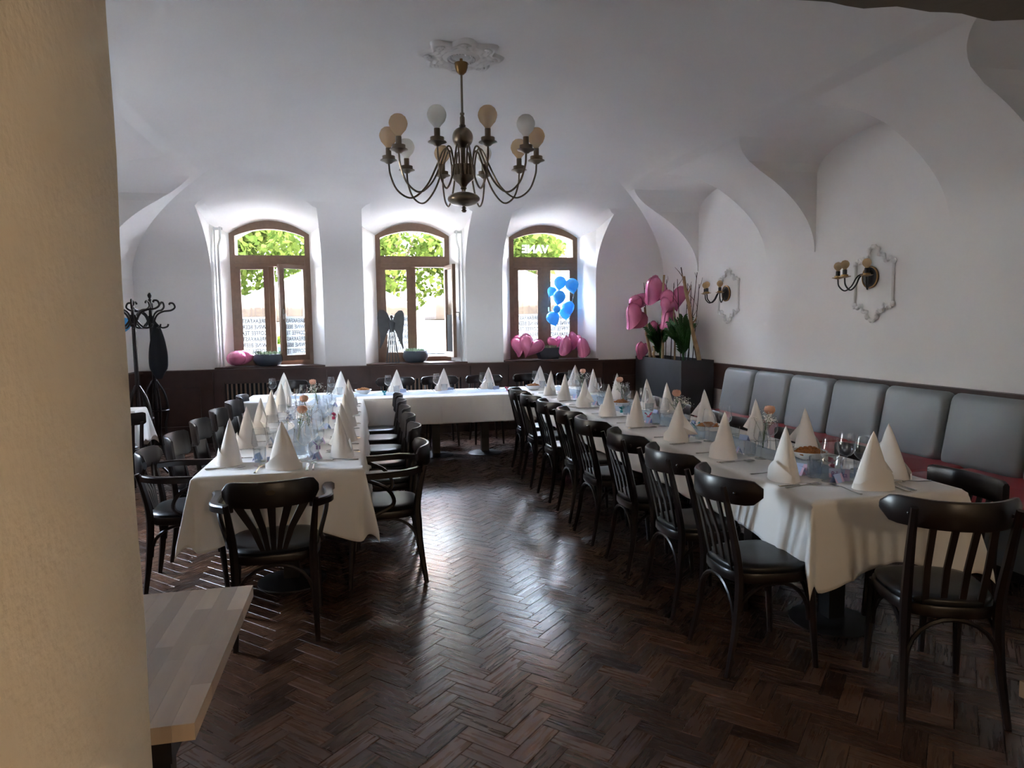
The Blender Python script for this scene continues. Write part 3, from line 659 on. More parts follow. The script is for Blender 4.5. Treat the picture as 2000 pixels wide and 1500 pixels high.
# ------------------------------------------------------------------ table settings
ZT = .755
def napkin_mesh(seed, flap):
    rnd = random.Random(seed); m = MB(); H = .27; tw = rnd.uniform(-.014, .014); tr = -pi/2+rnd.uniform(-.5, .5)
    def body(t, v, off=0):
        k = (1-v)**.84; a, b = .097+off, .064+off; q = 1+.15*max(0, cos(t-tr))**8+.10*max(0, cos(t-tr-2.6))**8-.05*max(0, cos(t-tr+1.0))**4
        return (a*k*cos(t)*q+tw*v, b*k*sin(t)*q+.012*v, H*v)
    m.grid(lambda u, v: body(2*pi*u, v), 36, 12, closed_u=True)
    c = MB()
    def cuff(u, v):                                     # turned-up cuff, highest at the front middle, standing off the cone
        t = pi*1.02+pi*.96*u; top = .030+.075*max(0, 1-abs(u-.55)*2.4); x, y, z = body(t, top*v/H, .009+.011*v); return (x, y, z+.001)
    c.grid(cuff, 24, 5)
    if flap:
        s = flap
        c.add([(s*.070, .01, .045), (s*.155, .040, .055+.02*rnd.random()), (s*.020, .015, .20), (s*.062, -.012, .10), (s*.05, .03, .05)], [(0,1,3), (3,1,2), (0,4,1), (4,2,1)])
    return m, c
def napkin(seed, flap):
    m, c = napkin_mesh(seed, flap); t = thing('folded_napkin', 'x', 'napkin')
    m.build('cone', 'linen_napkin', t, smooth=60); c.build('cuff', 'linen_napkin', t, smooth=30, fix=False); return t
NAP = [(napkin(1, 0), []), (napkin(2, 1), []), (napkin(3, -1), [])]
def cutlery():
    K = MB(); K.loft([[(x*s, y, z) for x, z in ((-.009, 0), (.009, 0), (.008, .004), (-.008, .004))] for y, s in ((-.11, .7), (-.10, 1), (-.02, .75), (0, .6))]); K.loft([[(-.007*s, y, 0), (.010*s, y, 0), (.010*s, y, .0022), (-.007*s, y, .0022)] for y, s in ((0, .7), (.03, 1), (.08, 1), (.105, .35))])
    F = MB(); F.tube([(0,-.10,.002), (0,-.03,.003), (0,.03,.009), (0,.05,.006)], [.0075, .0045, .0035, .006], 6, flat=.5)
    F.box(-.011, .011, .045, .06, .004, .0062)
    for x in (-.009, -.003, .003, .009): F.box(x-.0015, x+.0015, .06, .105, .004, .0062)
    Sp = MB(); Sp.tube([(0,-.10,.002), (0,-.03,.003), (0,.03,.009), (0,.05,.006)], [.0075, .0045, .0035, .005], 6, flat=.5); Sp.sphere((0, .075, .0075), 1, 12, 6, (.019, .029, .0055))
    out = {}
    for n, m in (('knife', K), ('fork', F), ('spoon', Sp)):
        o = m.build(n, 'steel'); tag(o, 'x', n); out[n] = (o, [])
    return out
CUT = cutlery()
def wine_glass(n):
    t = thing('wine_glass', 'x', 'glass')
    MB().lathe([(.001, 0), (.036, 0), (.036, .002), (.012, .005), (.0042, .014), (.0036, .075), (.0045, .088), (.010, .094)], 18).build('stem', 'clear_glass', t, smooth=50)
    MB().openlathe([(.006, .092), (.024, .100), (.040, .118), (.045, .132), (.043, .155), (.037, .19), (.033, .215)], 20).build('bowl', 'clear_glass', t, smooth=60, fix=False)
    MB().openlathe([(.0322, .2145), (.0322, .2160), (.0334, .2160), (.0334, .2145)], 20).build('rim', 'clear_glass', t, smooth=0, fix=False)
    return t
def tumbler():
    t = thing('water_glass', 'x', 'glass')
    MB().openlathe([(.001, .008), (.030, .008), (.034, .05), (.036, .088), (.0374, .088), (.0355, .05), (.032, .002), (.001, .001)], 18).build('body', 'clear_glass', t, smooth=50, fix=False)
    return t
GW, GT = (wine_glass(0), []), (tumbler(), [])
def place_card():
    t = thing('place_card', 'x', 'card'); m = MB(); m.add([(-.036,-.018,0), (.036,-.018,0), (.036,0,.042), (-.036,0,.042), (.036,.018,0), (-.036,.018,0), (-.036,-.0165,0), (.036,-.0165,0)], [(0,1,2,3), (3,2,4,5)]); m.build('card', 'card_blue', t, smooth=0, fix=False)
    b = MB(); b.add([(.014,-.0185,.001), (.036,-.0185,.001), (.036,-.0015,.0405), (.020,-.0015,.0405), (-.036,-.0185,.001), (-.018,-.0185,.001), (-.030,-.0087,.024), (-.036,-.0087,.024)], [(0,1,2,3), (4,5,6,7)]); b.build('painted_wash', 'card_pink', t, smooth=0, fix=False)
    return t
CD = (place_card(), [])
def sp(pair, loc, rz, label, group): return spawn(pair[0], pair[1], loc, rz, label, group)
NR = random.Random(11)
def setting(x, y, ang, row, ordn=None, ref=None, flap=None):
    """ang: direction the guest faces; x, y = napkin position"""
    f = Vector((-sin(ang), cos(ang))); r = Vector((cos(ang), sin(ang))); P = lambda a, b: (x+f.x*a+r.x*b, y+f.y*a+r.y*b, ZT)
    k = NR.randrange(3) if flap is None else flap; w = ', %s from %s, %s' % (ordn, ref, row) if ordn else ' at the '+row; j = lambda: NR.uniform(-.09, .09)
    sp(NAP[k], P(0, 0), ang+NR.uniform(-.35, .35), 'white cone napkin'+w, 'cone napkins')
    sp(CUT['knife'], P(.0, .125), ang+j(), 'steel knife'+w, 'knives'); sp(CUT['spoon'], P(.0, .160), ang+j(), 'steel spoon'+w, 'spoons'); sp(CUT['fork'], P(.0, -.14), ang+j(), 'steel fork'+w, 'forks')
    sp(GW, P(.185, .10), NR.uniform(0, 3), 'stemmed wine glass'+w, 'wine glasses')
    sp(GT, P(.17, .005), NR.uniform(0, 3), 'clear water tumbler'+w, 'water tumblers')
    if NR.random() < .7: sp(CD, P(.145, -.075), ang+NR.uniform(-.4, .4), 'folded watercolour place card'+w, 'place cards')
RL, RR, RLL, RLR = 'aisle side of the bench table', 'wall side of the bench table', 'coat stand side of the armchair table', 'aisle side of the armchair table'
for i, y in enumerate((3.06, 3.66, 4.28, 5.0, 5.62, 6.30, 6.95, 7.52)): setting(2.045, y, -pi/2, RL, ORD[i], 'the free end', flap=(0, 2, 1, 0, 2, 1, 0, 1)[i])
for i, y in enumerate((2.98, 3.66, 4.20, 4.92, 5.62, 6.06, 6.85, 7.62)): setting(2.60, y, pi/2, RR, ORD[i], 'the free end', flap=1 if y < 5 else None)
for i, y in enumerate((4.27, 4.88, 5.50, 6.14, 6.85, 7.32)): setting(-.79, y, -pi/2, RLL, ORD[i], 'the head', flap=(0, 0, 1, 0, 0, 2)[i])
for i, y in enumerate((4.34, 4.90, 5.62, 6.40, 7.12)): setting(-.15, y, pi/2, RLR, ORD[i], 'the head', flap=(1, 0, 0, 0, 0)[i])
for i, x in enumerate((-.93, -.28, .37, .94, 1.50, 2.16, 2.62)): setting(x, 8.44, pi, 'far table', ORD[i], 'the coat stands', flap=0)
setting(2.33, 2.79, 0, 'free end of the bench table', flap=1)
setting(-.46, 4.05, 0, 'head of the armchair table', flap=0)
# two cards that can be read
for txt, lab, x, y, rz in (('Tonís', 'place card with purple handwriting starting with a T, by a wine glass foot', 2.20, 3.16, rad(-62)), ('Bětka', 'place card with purple handwriting starting with a B, by the end napkin', 2.30, 2.98, rad(-35))):
    c = copy_tree(CD[0]); c.location = (x, y, ZT); c.rotation_euler = (0,0,rz); c.scale = (1.3,)*3; tag(c, lab, 'card'); c.pop('group', None)
    me = text_mesh(txt, .030); me.transform(Matrix.Scale(.8, 4, (1,0,0))); me.materials.append(MAT['ink_purple']); q = put('name', me, c, (0, -.0135, .0125)); q.rotation_euler = (rad(66.8), 0, 0)
# bowls of snacks
def bowl(x, y, label, lab2):
    t = thing('snack_bowl', label, 'bowl', (x, y, ZT)); MB().openlathe([(.001, .003), (.045, .003), (.05, .0), (.075, .022), (.098, .052), (.100, .053), (.077, .018), (.05, -.0), (.001, .0)], 24).build('bowl', 'bowl_white', t, smooth=50, fix=False)
    m = MB(); r = random.Random(x)
    for k in range(90):
        a = r.uniform(0, 6.28); d = .082*sqrt(r.random()); z = .052+.034*(1-(d/.085)**2)*r.uniform(.5, 1); m.sphere((d*cos(a), d*sin(a), z-.012), r.uniform(.008, .013), 6, 4, (1.3, .8, .7))
    m.sphere((0,0,.035), .07, 14, 6, (1,1,.35)); o = m.build('snack_pile', 'snack'); o.location = (x, y, ZT); o['kind'] = 'stuff'; tag(o, lab2, 'snack')
bowl(2.47, 3.46, 'white bowl of brown snacks beside the wine glasses at the free table end', 'brown crunchy snacks heaped in the bowl at the free table end')
bowl(2.41, 4.52, 'white bowl of brown snacks between the two peach roses on the bench table', 'brown crunchy snacks heaped in the bowl between two roses')
bowl(2.36, 6.12, 'white bowl of brown snacks halfway down the bench table', 'brown crunchy snacks heaped in the bowl halfway down the bench table')
bowl(2.00, 8.12, 'white bowl of snacks where the far table meets the bench table', 'brown snacks heaped in the bowl at the corner of the two tables')
bowl(-.02, 8.28, 'white bowl of snacks where the armchair table meets the far table', 'brown snacks heaped in the bowl at the armchair table end')
# roses with baby's breath in glasses
def posy(x, y, h, tilt, place, veil=1.0):
    v = thing('bud_vase', 'glass bud vase %s' % place, 'vase', (x, y, ZT))
    MB().openlathe([(.001, .006), (.026, .006), (.030, .05), (.024, .09), (.022, .115), (.0235, .115), (.0255, .09), (.0315, .05), (.028, .0), (.001, .0)], 16).build('body', 'clear_glass', v, smooth=50, fix=False)
    rs = thing('rose', 'peach rose on a green stem %s' % place, 'flower', (x, y, ZT+.008))
    tx, ty = .05*cos(tilt), .05*sin(tilt); top = Vector((tx, ty, h))
    MB().tube(bez([(0,0,0), (tx*.3, ty*.3, h*.5), top], 5), .0028, 6).build('stem', 'rose_stem', rs)
    for k, (z, a) in enumerate(((.6, 1.), (.72, 3.6))):
        l = MB(); b = Vector((tx*z, ty*z, h*z)); d = Vector((cos(a+tilt), sin(a+tilt), .25)); s = Vector((-d.y, d.x, 0))
        l.add([b, b+d*.025+s*.013, b+d*.055, b+d*.025-s*.013, b+d*.028+Vector((0,0,.004))], [(0,1,4), (1,2,4), (2,3,4), (3,0,4)]); l.build('leaf', 'leaf_green', rs, fix=False)
    p = MB()
    for ring, (n, rr, hh) in enumerate(((3, .014, .050), (5, .024, .052), (6, .034, .048))):
        for k in range(n):
            a0 = 2*pi*k/n+ring
            def pet(u, w, a0=a0, rr=rr, hh=hh, n=n):
                a = a0+(u-.5)*2*pi/n*1.35; rad_ = rr*(.30+.70*sin(pi*(.10+.74*w)))+(.006*w**6 if ring == 2 else 0); return (top.x+rad_*cos(a), top.y+rad_*sin(a), top.z-.018+hh*w*(1-.12*abs(u-.5)*2))
            p.grid(pet, 4, 5)
    p.build('bloom', 'rose', rs, smooth=60, fix=False)
    g = thing('babys_breath', "white baby's breath around the rose %s" % place, 'flower', (x, y, ZT+.008))
    r = random.Random(int(x*100+y*37)); st, fl = MB(), MB()
    for k in range(int(16*veil)):
        a = tilt+r.uniform(-1.9, 1.9); d = r.uniform(.03, .10); q = Vector((cos(a)*d, sin(a)*d, h*r.uniform(.72, 1.0)-d*.3)); st.tube([(0,0,.02), (q.x*.35, q.y*.35, h*.5), q], .0009, 4, cap=False)
        for j in range(9):
            e = q+Vector((r.gauss(0, .014), r.gauss(0, .014), r.gauss(0, .012))); fl.sphere(e, r.uniform(.0025, .0042), 5, 3)
    st.build('sprig_stems', 'rose_stem', g); f = fl.build('blossoms', 'tiny_white', g, smooth=60); f['kind'] = 'stuff'
posy(2.39, 3.80, .232, .2, 'near the free end of the bench table')
posy(2.34, 4.86, .235, 1.5, 'second from the free end of the bench table')
posy(2.42, 6.22, .235, 2.0, 'beside the half-way snack bowl on the bench table')
posy(2.40, 7.45, .238, 1.0, 'by the corner planter end of the bench table')
posy(-.45, 4.80, .225, .9, 'near the head armchair')
posy(-.43, 5.46, .232, 2.2, 'in the middle of the armchair table')
posy(-.46, 7.05, .238, 2.6, 'where the armchair table meets the far table')
# pale blue tulle laid along the tables
def tulle(x0, x1, y0, y1, seed, label):
    r = random.Random(seed); ph = [r.uniform(0, 6.28) for _ in range(6)]; m = MB(); W, L = x1-x0, y1-y0; nx, ny = max(6, int(W/.035)), max(6, int(L/.035))
    def fn(u, v):
        x = x0+W*u; y = y0+L*v; q = (u if W < L else v); e = sin(pi*min(max(q, 0), 1)); s = y if W < L else x; o = x if W < L else y
        z = .004+e*(.014+.012*sin(s*17+ph[0]+3*sin(o*11))+.010*sin(s*31+o*40+ph[1])+.008*sin(o*60+ph[2]+s*7))
        return (x+.02*sin(s*9+ph[3]), y+.01*sin(o*30), ZT+max(.001, z))
    m.grid(fn, nx, ny); o = m.build('tulle_runner', 'tulle_blue', smooth=70, fix=False); tag(o, label, 'runner')
tulle(2.22, 2.46, 2.98, 8.2, 1, 'crumpled pale blue tulle runner along the middle of the bench table')
tulle(-.58, -.34, 4.35, 7.9, 2, 'crumpled pale blue tulle runner along the middle of the armchair table')
tulle(-1.0, 1.85, 7.95, 8.2, 3, 'crumpled pale blue tulle runner on the far table')
# butterfly favours
def favour(x, y, m, label):
    t = thing('paper_butterfly', label, 'decoration', (x, y, ZT+.02), NR.uniform(0, 6))
    MB().lathe([(.001,-.02), (.014,-.02), (.014,.004), (.001,.004)], 8).build('box', m, t)
    for s in (-1, 1): MB().add([(0,0,.005), (s*.030,-.014,.030), (s*.034,.012,.038), (s*.012,.016,.012), (s*.020,.022,.026)], [(0,1,2,3), (0,3,4)]).build('wing', m, t, smooth=0, fix=False)
for a in ((2.44, 3.22, 'ink_crimson', 'crimson paper butterfly between the wine glasses at the free table end'), (2.26, 3.36, 'ink_purple', 'purple paper butterfly on the tulle near the name cards'), (2.38, 4.66, 'ink_teal', 'teal paper butterfly by the second rose of the bench table'),
          (2.28, 5.30, 'ink_crimson', 'crimson paper butterfly on the middle of the bench table'), (2.22, 5.75, 'ink_teal', 'teal paper butterfly beside the half-way snack bowl'), (-.31, 4.62, 'ink_purple', 'purple paper butterfly near the head armchair'),
          (-.27, 6.1, 'ink_crimson', 'crimson paper butterfly on the armchair table'), (.22, 8.02, 'ink_teal', 'teal paper butterfly on the far table'), (1.66, 8.05, 'ink_crimson', 'crimson paper butterfly on the far table')): favour(*a)
# glass bowls of water with glass pebbles
def water_bowl(x, y, label):
    t = thing('glass_bowl', label, 'bowl', (x, y, ZT)); MB().openlathe([(.001, .004), (.06, .004), (.075, .03), (.082, .085), (.0835, .085), (.077, .03), (.062, 0), (.001, 0)], 22).build('body', 'clear_glass', t, smooth=50, fix=False)
for a in ((2.33, 3.12, 'round clear glass bowl behind the name cards'), (-.42, 4.36, 'round clear glass bowl behind the head napkin'), (2.36, 5.08, 'round clear glass bowl in the middle of the bench table')): water_bowl(*a)
# ------------------------------------------------------------------ chandelier and rosette
CX, CY = .82, 5.58; ZV = ZS+BZ
ros = thing('ceiling_rosette', 'white moulded plaster rosette on the vault above the chandelier', 'rosette', (CX, CY, ZV))
m = MB(); n = 96; prof = [(.0, .0), (.03, -.012), (.055, -.020), (.075, -.018), (.085, -.030), (.11, -.034), (.13, -.024), (.15, -.020)]
m.lathe([(max(r, .001), z) for r, z in prof], 48); m.build('boss', 'stucco', ros)
def rosfn(u, v):
    t = 2*pi*u; k = .30+.032*(cos(8*t))+.018*abs(cos(4*t)); r = .14+(k-.14)*v
    z = -.018-.010*sin(v*pi*3)**2-.012*(sin(8*t+v*5)**2)*(v*(1-v)*4)+.016*max(0, v-.9)*10*.9
    return (r*cos(t), r*sin(t), z)
MB().grid(rosfn, 96, 14, closed_u=True).build('scalloped_plate', 'stucco', ros, smooth=50, fix=False)
for k in range(8):
    a = 2*pi*k/8; c = Vector((.245*cos(a), .245*sin(a), -.030)); l = MB()
    for j in range(5): b = a+(j-2)*.5; l.sphere(c+Vector((.028*cos(b), .028*sin(b), 0)), .016, 8, 5, (1.2, .9, .6))
    l.sphere(c, .017, 8, 5, (1, 1, .8)); l.build('acanthus_leaf', 'stucco', ros, smooth=60)
bm_ = MB()
bead = MB().sphere((0,0,0), .008, 8, 5).mesh('bead', 60); bead.materials.append(MAT['stucco'])
for k in range(28): put('bead', bead, ros, (.105*cos(2*pi*k/28), .105*sin(2*pi*k/28), -.038))
ch = thing('chandelier', 'bronze ten-arm chandelier with amber and milky globe bulbs', 'chandelier', (CX, CY, 0))
def zpx(py):                                            # height on the chandelier axis seen at photograph row py
    d = cF + cR*((905-1000)/FPX) - cU*((py-750)/FPX); return EYE + d.z*CY/d.y
zr = zpx
MB().lathe([(.012, ZV-.03), (.012, zr(123)), (.053, zr(124)), (.050, zr(132)), (.038, zr(141)), (.018, zr(146)), (.001, zr(147))], 20).build('canopy', 'brass', ch)
MB().tube([(0,0,zr(146)), (0,0,zr(222))], .009, 8).build('rod', 'bronze', ch)
MB().lathe([(.001, zr(220)), (.018, zr(221)), (.018, zr(224)), (.012, zr(226)), (.020, zr(230)), (.020, zr(243)), (.026, zr(245)), (.026, zr(248)), (.018, zr(250))], 16).build('upper_stem', 'bronze', ch)
zc = (zr(247)+zr(291))/2; MB().sphere((0,0,zc), .083, 24, 14).build('ball', 'bronze', ch, smooth=60)
MB().lathe([(.020, zr(288)), (.020, zr(326)), (.001, zr(327))], 14).build('middle_stem', 'bronze', ch)
g = MB()
zh0, zh1 = zr(345), zr(324)
for k in range(20): a = 2*pi*k/20; g.tube([(.085*cos(a), .085*sin(a), zh0), (.085*cos(a), .085*sin(a), zh1)], .014, 8)
g.lathe([(.001, zh0), (.085, zh0), (.085, zh1), (.001, zh1)], 24); g.build('fluted_hub', 'bronze', ch)
MB().lathe([(.001, zr(344)), (.095, zr(345)), (.075, zr(352)), (.035, zr(360)), (.020, zr(366)), (.026, zr(368)), (.016, zr(371)), (.016, zr(374))], 24).build('lower_stem', 'bronze', ch)
zb = (zr(373)+zr(405))/2; MB().sphere((0,0,zb), 1, 28, 12, (.130, .130, .055)).build('bowl', 'bronze', ch, smooth=60)
MB().lathe([(.012, zb-.045), (.012, zb-.062), (.020, zb-.070), (.012, zb-.078), (.022, zb-.090), (.012, zb-.104), (.001, zb-.106)], 12).build('finial', 'bronze', ch)
ZB = zr(320)+.035; RA = .585
BULBS = 'mamaamamaa'
for k in range(10):
    a = rad(-98.4-18+36*k); d = Vector((cos(a), sin(a), 0)); P = lambda r, z: (d.x*r, d.y*r, z)
    zcup = ZB-.035
    arm = MB().tube(bez([P(.085, zh0+.04), P(.11, zh1+.11), P(.15, zh1+.125), P(.20, zh1+.02), P(.29, zcup-.17), P(.41, zcup-.265), P(.52, zcup-.21), P(.575, zcup-.09), P(RA, zcup)], 6), .0075, 6).build('arm', 'bronze', ch)
    c0 = P(RA, zcup)
    MB().lathe([(.001, -.005), (.02, 0), (.035, .012), (.068, .024), (.066, .028), (.05, .028), (.05, .058), (.001, .060)], 18, c0).build('drip_cup', 'bronze', arm)
    MB().lathe([(.022, .055), (.022, .12), (.001, .121)], 14, c0).build('socket', 'bronze', arm)
    kind = 'bulb_amber' if BULBS[k] == 'a' else 'bulb_milk'
    MB().lathe([(.017, .115), (.022, .130), (.034, .145), (.056, .170), (.067, .198), (.070, .214), (.067, .232), (.054, .260), (.033, .277), (.001, .2845)], 22, c0).build('bulb', kind, arm, smooth=70)
    if kind == 'bulb_amber':
        f = MB(); f.tube([(c0[0], c0[1], c0[2]+.12), (c0[0], c0[1], c0[2]+.19)], .005, 6)
        for q in range(4): t = q*pi/2; f.tube([(c0[0], c0[1], c0[2]+.165), (c0[0]+.014*cos(t), c0[1]+.014*sin(t), c0[2]+.19), (c0[0]+.018*cos(t), c0[1]+.018*sin(t), c0[2]+.235)], .0016, 4)
        f.build('filament', 'brass', arm)
# ------------------------------------------------------------------ sconces in plaster frames
def plaster_frame(y, z, label):
    t = thing('plaster_frame', label, 'frame', (X1, y, z)); L = .255; r = random.Random(4)
    for s in (-1, 1):
        MB().tube([(-.010, s*.235, -.17), (-.010, s*.235, .17)], .016, 8, flat=.8).build('side_moulding', 'stucco', t)
        MB().tube([(-.016, s*.235, -.13), (-.016, s*.235, .13)], .008, 6).build('side_moulding', 'stucco', t)
        for q in (-1, 1):
            m = MB(); pts = bez([(-.012, s*.245, q*.175), (-.014, s*.20, q*.215), (-.016, s*.15, q*.195), (-.014, s*.12, q*.245), (-.016, s*.07, q*.255), (-.016, s*.055, q*.31), (-.016, 0, q*.335)], 5); m.tube(pts, [.016+.007*sin(i*1.35) for i in range(len(pts))], 7)
            for i in range(9): p = pts[3+i*3 if 3+i*3 < len(pts) else -1]; m.sphere(p+Vector((-.008, r.uniform(-.014, .014), r.uniform(-.014, .014))), r.uniform(.012, .018), 8, 5, (.7, 1, 1))
            m.build('scroll_ornament', 'stucco', t, smooth=60)
            MB().sphere((-.012, s*.245, q*.185), .024, 10, 6, (.7, 1, 1)).build('corner_rosette', 'stucco', t, smooth=60)
def sconce(y, z, label):
    t = thing('wall_sconce', label, 'sconce', (X1, y, z))
    w = MB().lathe([(.001, .045), (.045, .042), (.062, .030), (.070, .022), (.090, .018), (.098, .006), (.098, .0), (.001, .0)], 28).mesh('backplate', 40); w.transform(Matrix.Rotation(-pi/2, 4, 'Y')); w.materials.append(MAT['iron_black']); put('backplate', w, t)
    rg = MB().lathe([(.088, .010), (.101, .010), (.101, .020), (.092, .022), (.088, .018)], 28).mesh('brass_ring', 40); rg.transform(Matrix.Rotation(-pi/2, 4, 'Y')); rg.materials.append(MAT['brass']); put('brass_ring', rg, t)
    for a in (-.75, 0.0, .75):
        d = Vector((-cos(a), -sin(a), 0)); P = lambda r, zz: (d.x*r, d.y*r, zz)
        arm = MB().tube(bez([P(.03, 0), P(.08, .028), P(.12, .0), P(.16, -.075), P(.215, -.115), P(.265, -.07), P(.275, -.005)], 6), .007, 6).build('arm', 'iron_black', t)
        c = P(.275, -.005)
        MB().lathe([(.001, -.004), (.02, 0), (.052, .010), (.052, .014), (.030, .015), (.030, .028), (.001, .03)], 16, c).build('drip_cup', 'brass', arm)
        MB().lathe([(.019, .026), (.019, .072), (.001, .073)], 12, c).build('socket', 'iron_black', arm)
        MB().lathe([(.013, .072), (.018, .082), (.032, .097), (.038, .115), (.036, .132), (.022, .150), (.001, .1565)], 16, c).build('bulb', 'bulb_amber', arm, smooth=70)
        f = MB()
        for q in range(4): tt_ = q*pi/2; f.tube([(c[0], c[1], c[2]+.075), (c[0]+.008*cos(tt_), c[1]+.008*sin(tt_), c[2]+.1), (c[0]+.010*cos(tt_), c[1]+.010*sin(tt_), c[2]+.128)], .0013, 4)
        f.build('filament', 'brass', arm)
plaster_frame(5.46, 1.87, 'white plaster frame on the wall in the arch bay above the bench'); plaster_frame(8.0, 1.87, 'white plaster frame on the wall in the arch bay beside the birch planter')
sconce(5.50, 1.93, 'three-arm brass wall sconce in the arch bay above the bench'); sconce(8.05, 1.90, 'three-arm brass wall sconce beside the birch planter')

# ------------------------------------------------------------------ planter with birch poles
PX0, PX1, PY0, PY1, PZ = 4.0, 4.46, 8.25, 9.78, 1.05
pl = thing('tall_planter', 'tall dark grey rectangular planter in the room corner', 'planter', (0,0,0))
m = MB(); w = .02
for b in ((PX0, PX1, PY0, PY0+w), (PX0, PX1, PY1-w, PY1), (PX0, PX0+w, PY0+w, PY1-w), (PX1-w, PX1, PY0+w, PY1-w)): m.box(*b, 0, PZ)
m.build('shell', 'concrete_dark', pl, smooth=0); MB().box(PX0+w, PX1-w, PY0+w, PY1-w, .0, PZ-.05).build('soil', 'twig_dark', pl)
def pt(px, py, y):                                       # point at depth y behind photograph pixel px, py
    d = cF + cR*((px-1000)/FPX) - cU*((py-750)/FPX); k = y/d.y; return Vector((0, 0, EYE)) + d*k
def pole(x, y, tx, ty, tz, r, label, mt='bark_birch', twigs=0, name='birch_pole', cat='branch', grp=None):
    t = thing(name, label, cat, (x, y, PZ-.05), group=grp); rr = random.Random(x*77+y*13); d = Vector((tx-x, ty-y, tz-PZ+.05))
    pts = [d*(i/6)+Vector((rr.uniform(-.5, .5)*r, rr.uniform(-.5, .5)*r, 0)) for i in range(7)]; pts[0] = Vector((0,0,0))
    MB().tube(pts, [r*(1-.35*i/6) for i in range(7)], 8).build('trunk', mt, t)
    for k in range(twigs):
        u = .45+.5*k/max(1, twigs-1)*rr.uniform(.9, 1); b = d*u; e = b+Vector((rr.uniform(-.1, .1), rr.uniform(-.08, .08), rr.uniform(.06, .16))); MB().tube([b, (b+e)/2+Vector((.008, 0, 0)), e], [r*.4+.001, r*.3+.001, .0015], 5).build('twig', mt, t)
    return t
BY = 9.2
def pole_px(bx, tx, ty, y, r, label, **k):
    t = pt(tx, ty, y); b = pt(bx, 695, y); b.z = 0
    x = min(max(b.x, PX0+.05), PX1-.05); pole(x, y, min(t.x, 4.42), y, t.z, r, label, **k)
pole_px(1262, 1258, 600, 9.35, .024, 'short birch pole at the window edge of the planter')
pole_px(1294, 1297, 537, 9.0, .022, 'tall slim birch pole in the planter behind the pink hearts', twigs=1)
pole_px(1318, 1316, 600, 8.75, .013, 'thin brown cane standing upright in the planter', mt='bark_birch')
pole_px(1275, 1276, 676, 9.2, .022, 'stubby sawn birch piece in the planter')
pole_px(1367, 1333, 540, 8.45, .030, 'thick leaning birch pole with forked top beside the sconce', twigs=4)
pole_px(1362, 1330, 522, 8.5, .010, 'dark knobbly twig rising above the thick leaning birch pole', mt='twig_dark', twigs=3, name='dark_twig')
for k, (b, tx, ty, y) in enumerate(((1342, 1362, 532, 8.6), (1352, 1366, 555, 8.5), (1345, 1350, 556, 8.7), (1330, 1323, 545, 8.8), (1300, 1302, 546, 9.0), (1268, 1258, 552, 9.4), (1338, 1343, 553, 8.65), (1310, 1316, 553, 8.9))):
    pole_px(b, tx, ty, y, .006, 'thin dark budding twig standing in the tall planter', mt='twig_dark', twigs=3, name='dark_twig', grp='dark twigs in the planter')
def zz_plant(bx, y, h, n, label, seed):
    b = pt(bx, 700, y); t = thing('glossy_leaf_plant', label, 'plant', (min(max(b.x, 4.08), 4.38), y, PZ-.05)); r = random.Random(seed)
    for k in range(n):
        a = r.uniform(0, 6.28); l = h*r.uniform(.65, 1.0); out = l*r.uniform(.15, .55); e = Vector((min(.05, cos(a)*out*.75-.06), sin(a)*out, l*(1-.25*out/l))); mid = Vector((e.x*.3, e.y*.3, l*.6)); S_ = bez([(0,0,0), mid, e], 8); st = MB().tube(S_, .006, 5).build('stalk', 'leaf_green', t); lf = MB()
        for i in range(4, len(S_)):
            for s in (-1, 1):
                p = S_[i]; T = (S_[i]-S_[i-1]).normalized(); sd = T.cross(Vector((cos(a+1.2), sin(a+1.2), .3))).normalized()*s; d = (sd*.8+T*.6).normalized(); q = d.cross(T).normalized(); L = .085; W = .024; wv = (d.cross(q)).normalized()*0+T*.35
                lf.add([p, p+d*L*.4+T*W, p+d*L, p+d*L*.4-T*W, p+d*L*.45+q*.006], [(0,1,4), (1,2,4), (2,3,4), (3,0,4)])
        lf.build('leaflets', 'leaf_green', st, smooth=0, fix=False)
zz_plant(1335, 8.55, .64, 20, 'glossy dark green leafy plant in the tall planter', 5); zz_plant(1290, 9.1, .56, 12, 'smaller glossy green plant behind the slim birch pole', 6)

# ------------------------------------------------------------------ balloons
def heart_mesh(fat=.5, n=28, mrow=10):
    out = []
    for i in range(n):
        t = 2*pi*i/n; out.append((16*sin(t)**3/17, (13*cos(t)-5*cos(2*t)-2*cos(3*t)-cos(4*t)+2.5)/17))
    m = MB(); rings = []
    for k in range(mrow+1):
        a = -pi/2+pi*k/mrow; s = max(.02, cos(a)**.75 if cos(a) > 0 else .02); rings.append([(x*s, fat*sin(a)*(1+.02*sin(i*3.0)), z*s) for i, (x, z) in enumerate(out)])
    return m.loft(rings).mesh('foil_heart', 60)
hm = heart_mesh(); hm.materials.append(MAT['foil_pink']); hm.name = 'balloon_body'
sm = MB()
for i in range(28):
    t0, t1 = 2*pi*i/28, 2*pi*(i+1)/28; q = []
    for t in (t0, t1): q.append(Vector((16*sin(t)**3/17, 0, (13*cos(t)-5*cos(2*t)-2*cos(3*t)-cos(4*t)+2.5)/17)))
    sm.add([q[0]*.98, q[1]*.98, q[1]*1.09, q[0]*1.09], [(0,1,2,3)])
seam = sm.mesh('seam', 0, False); seam.materials.append(MAT['foil_pink'])
HB = []
hp = thing('heart_balloon', 'x', 'balloon'); put('body', hm, hp); put('seam', seam, hp)
def heart(px, py, y, size, rot, label, grp=None):
    o = hp if not HB else copy_tree(hp); HB.append(1); p = pt(px, py, y); o.location = p; o.scale = (size*1.2,)*3; o.rotation_euler = tuple(rad(a) for a in rot); tag(o, label, 'balloon', grp); o.pop('group', None) if not grp else None
SY = 10.05
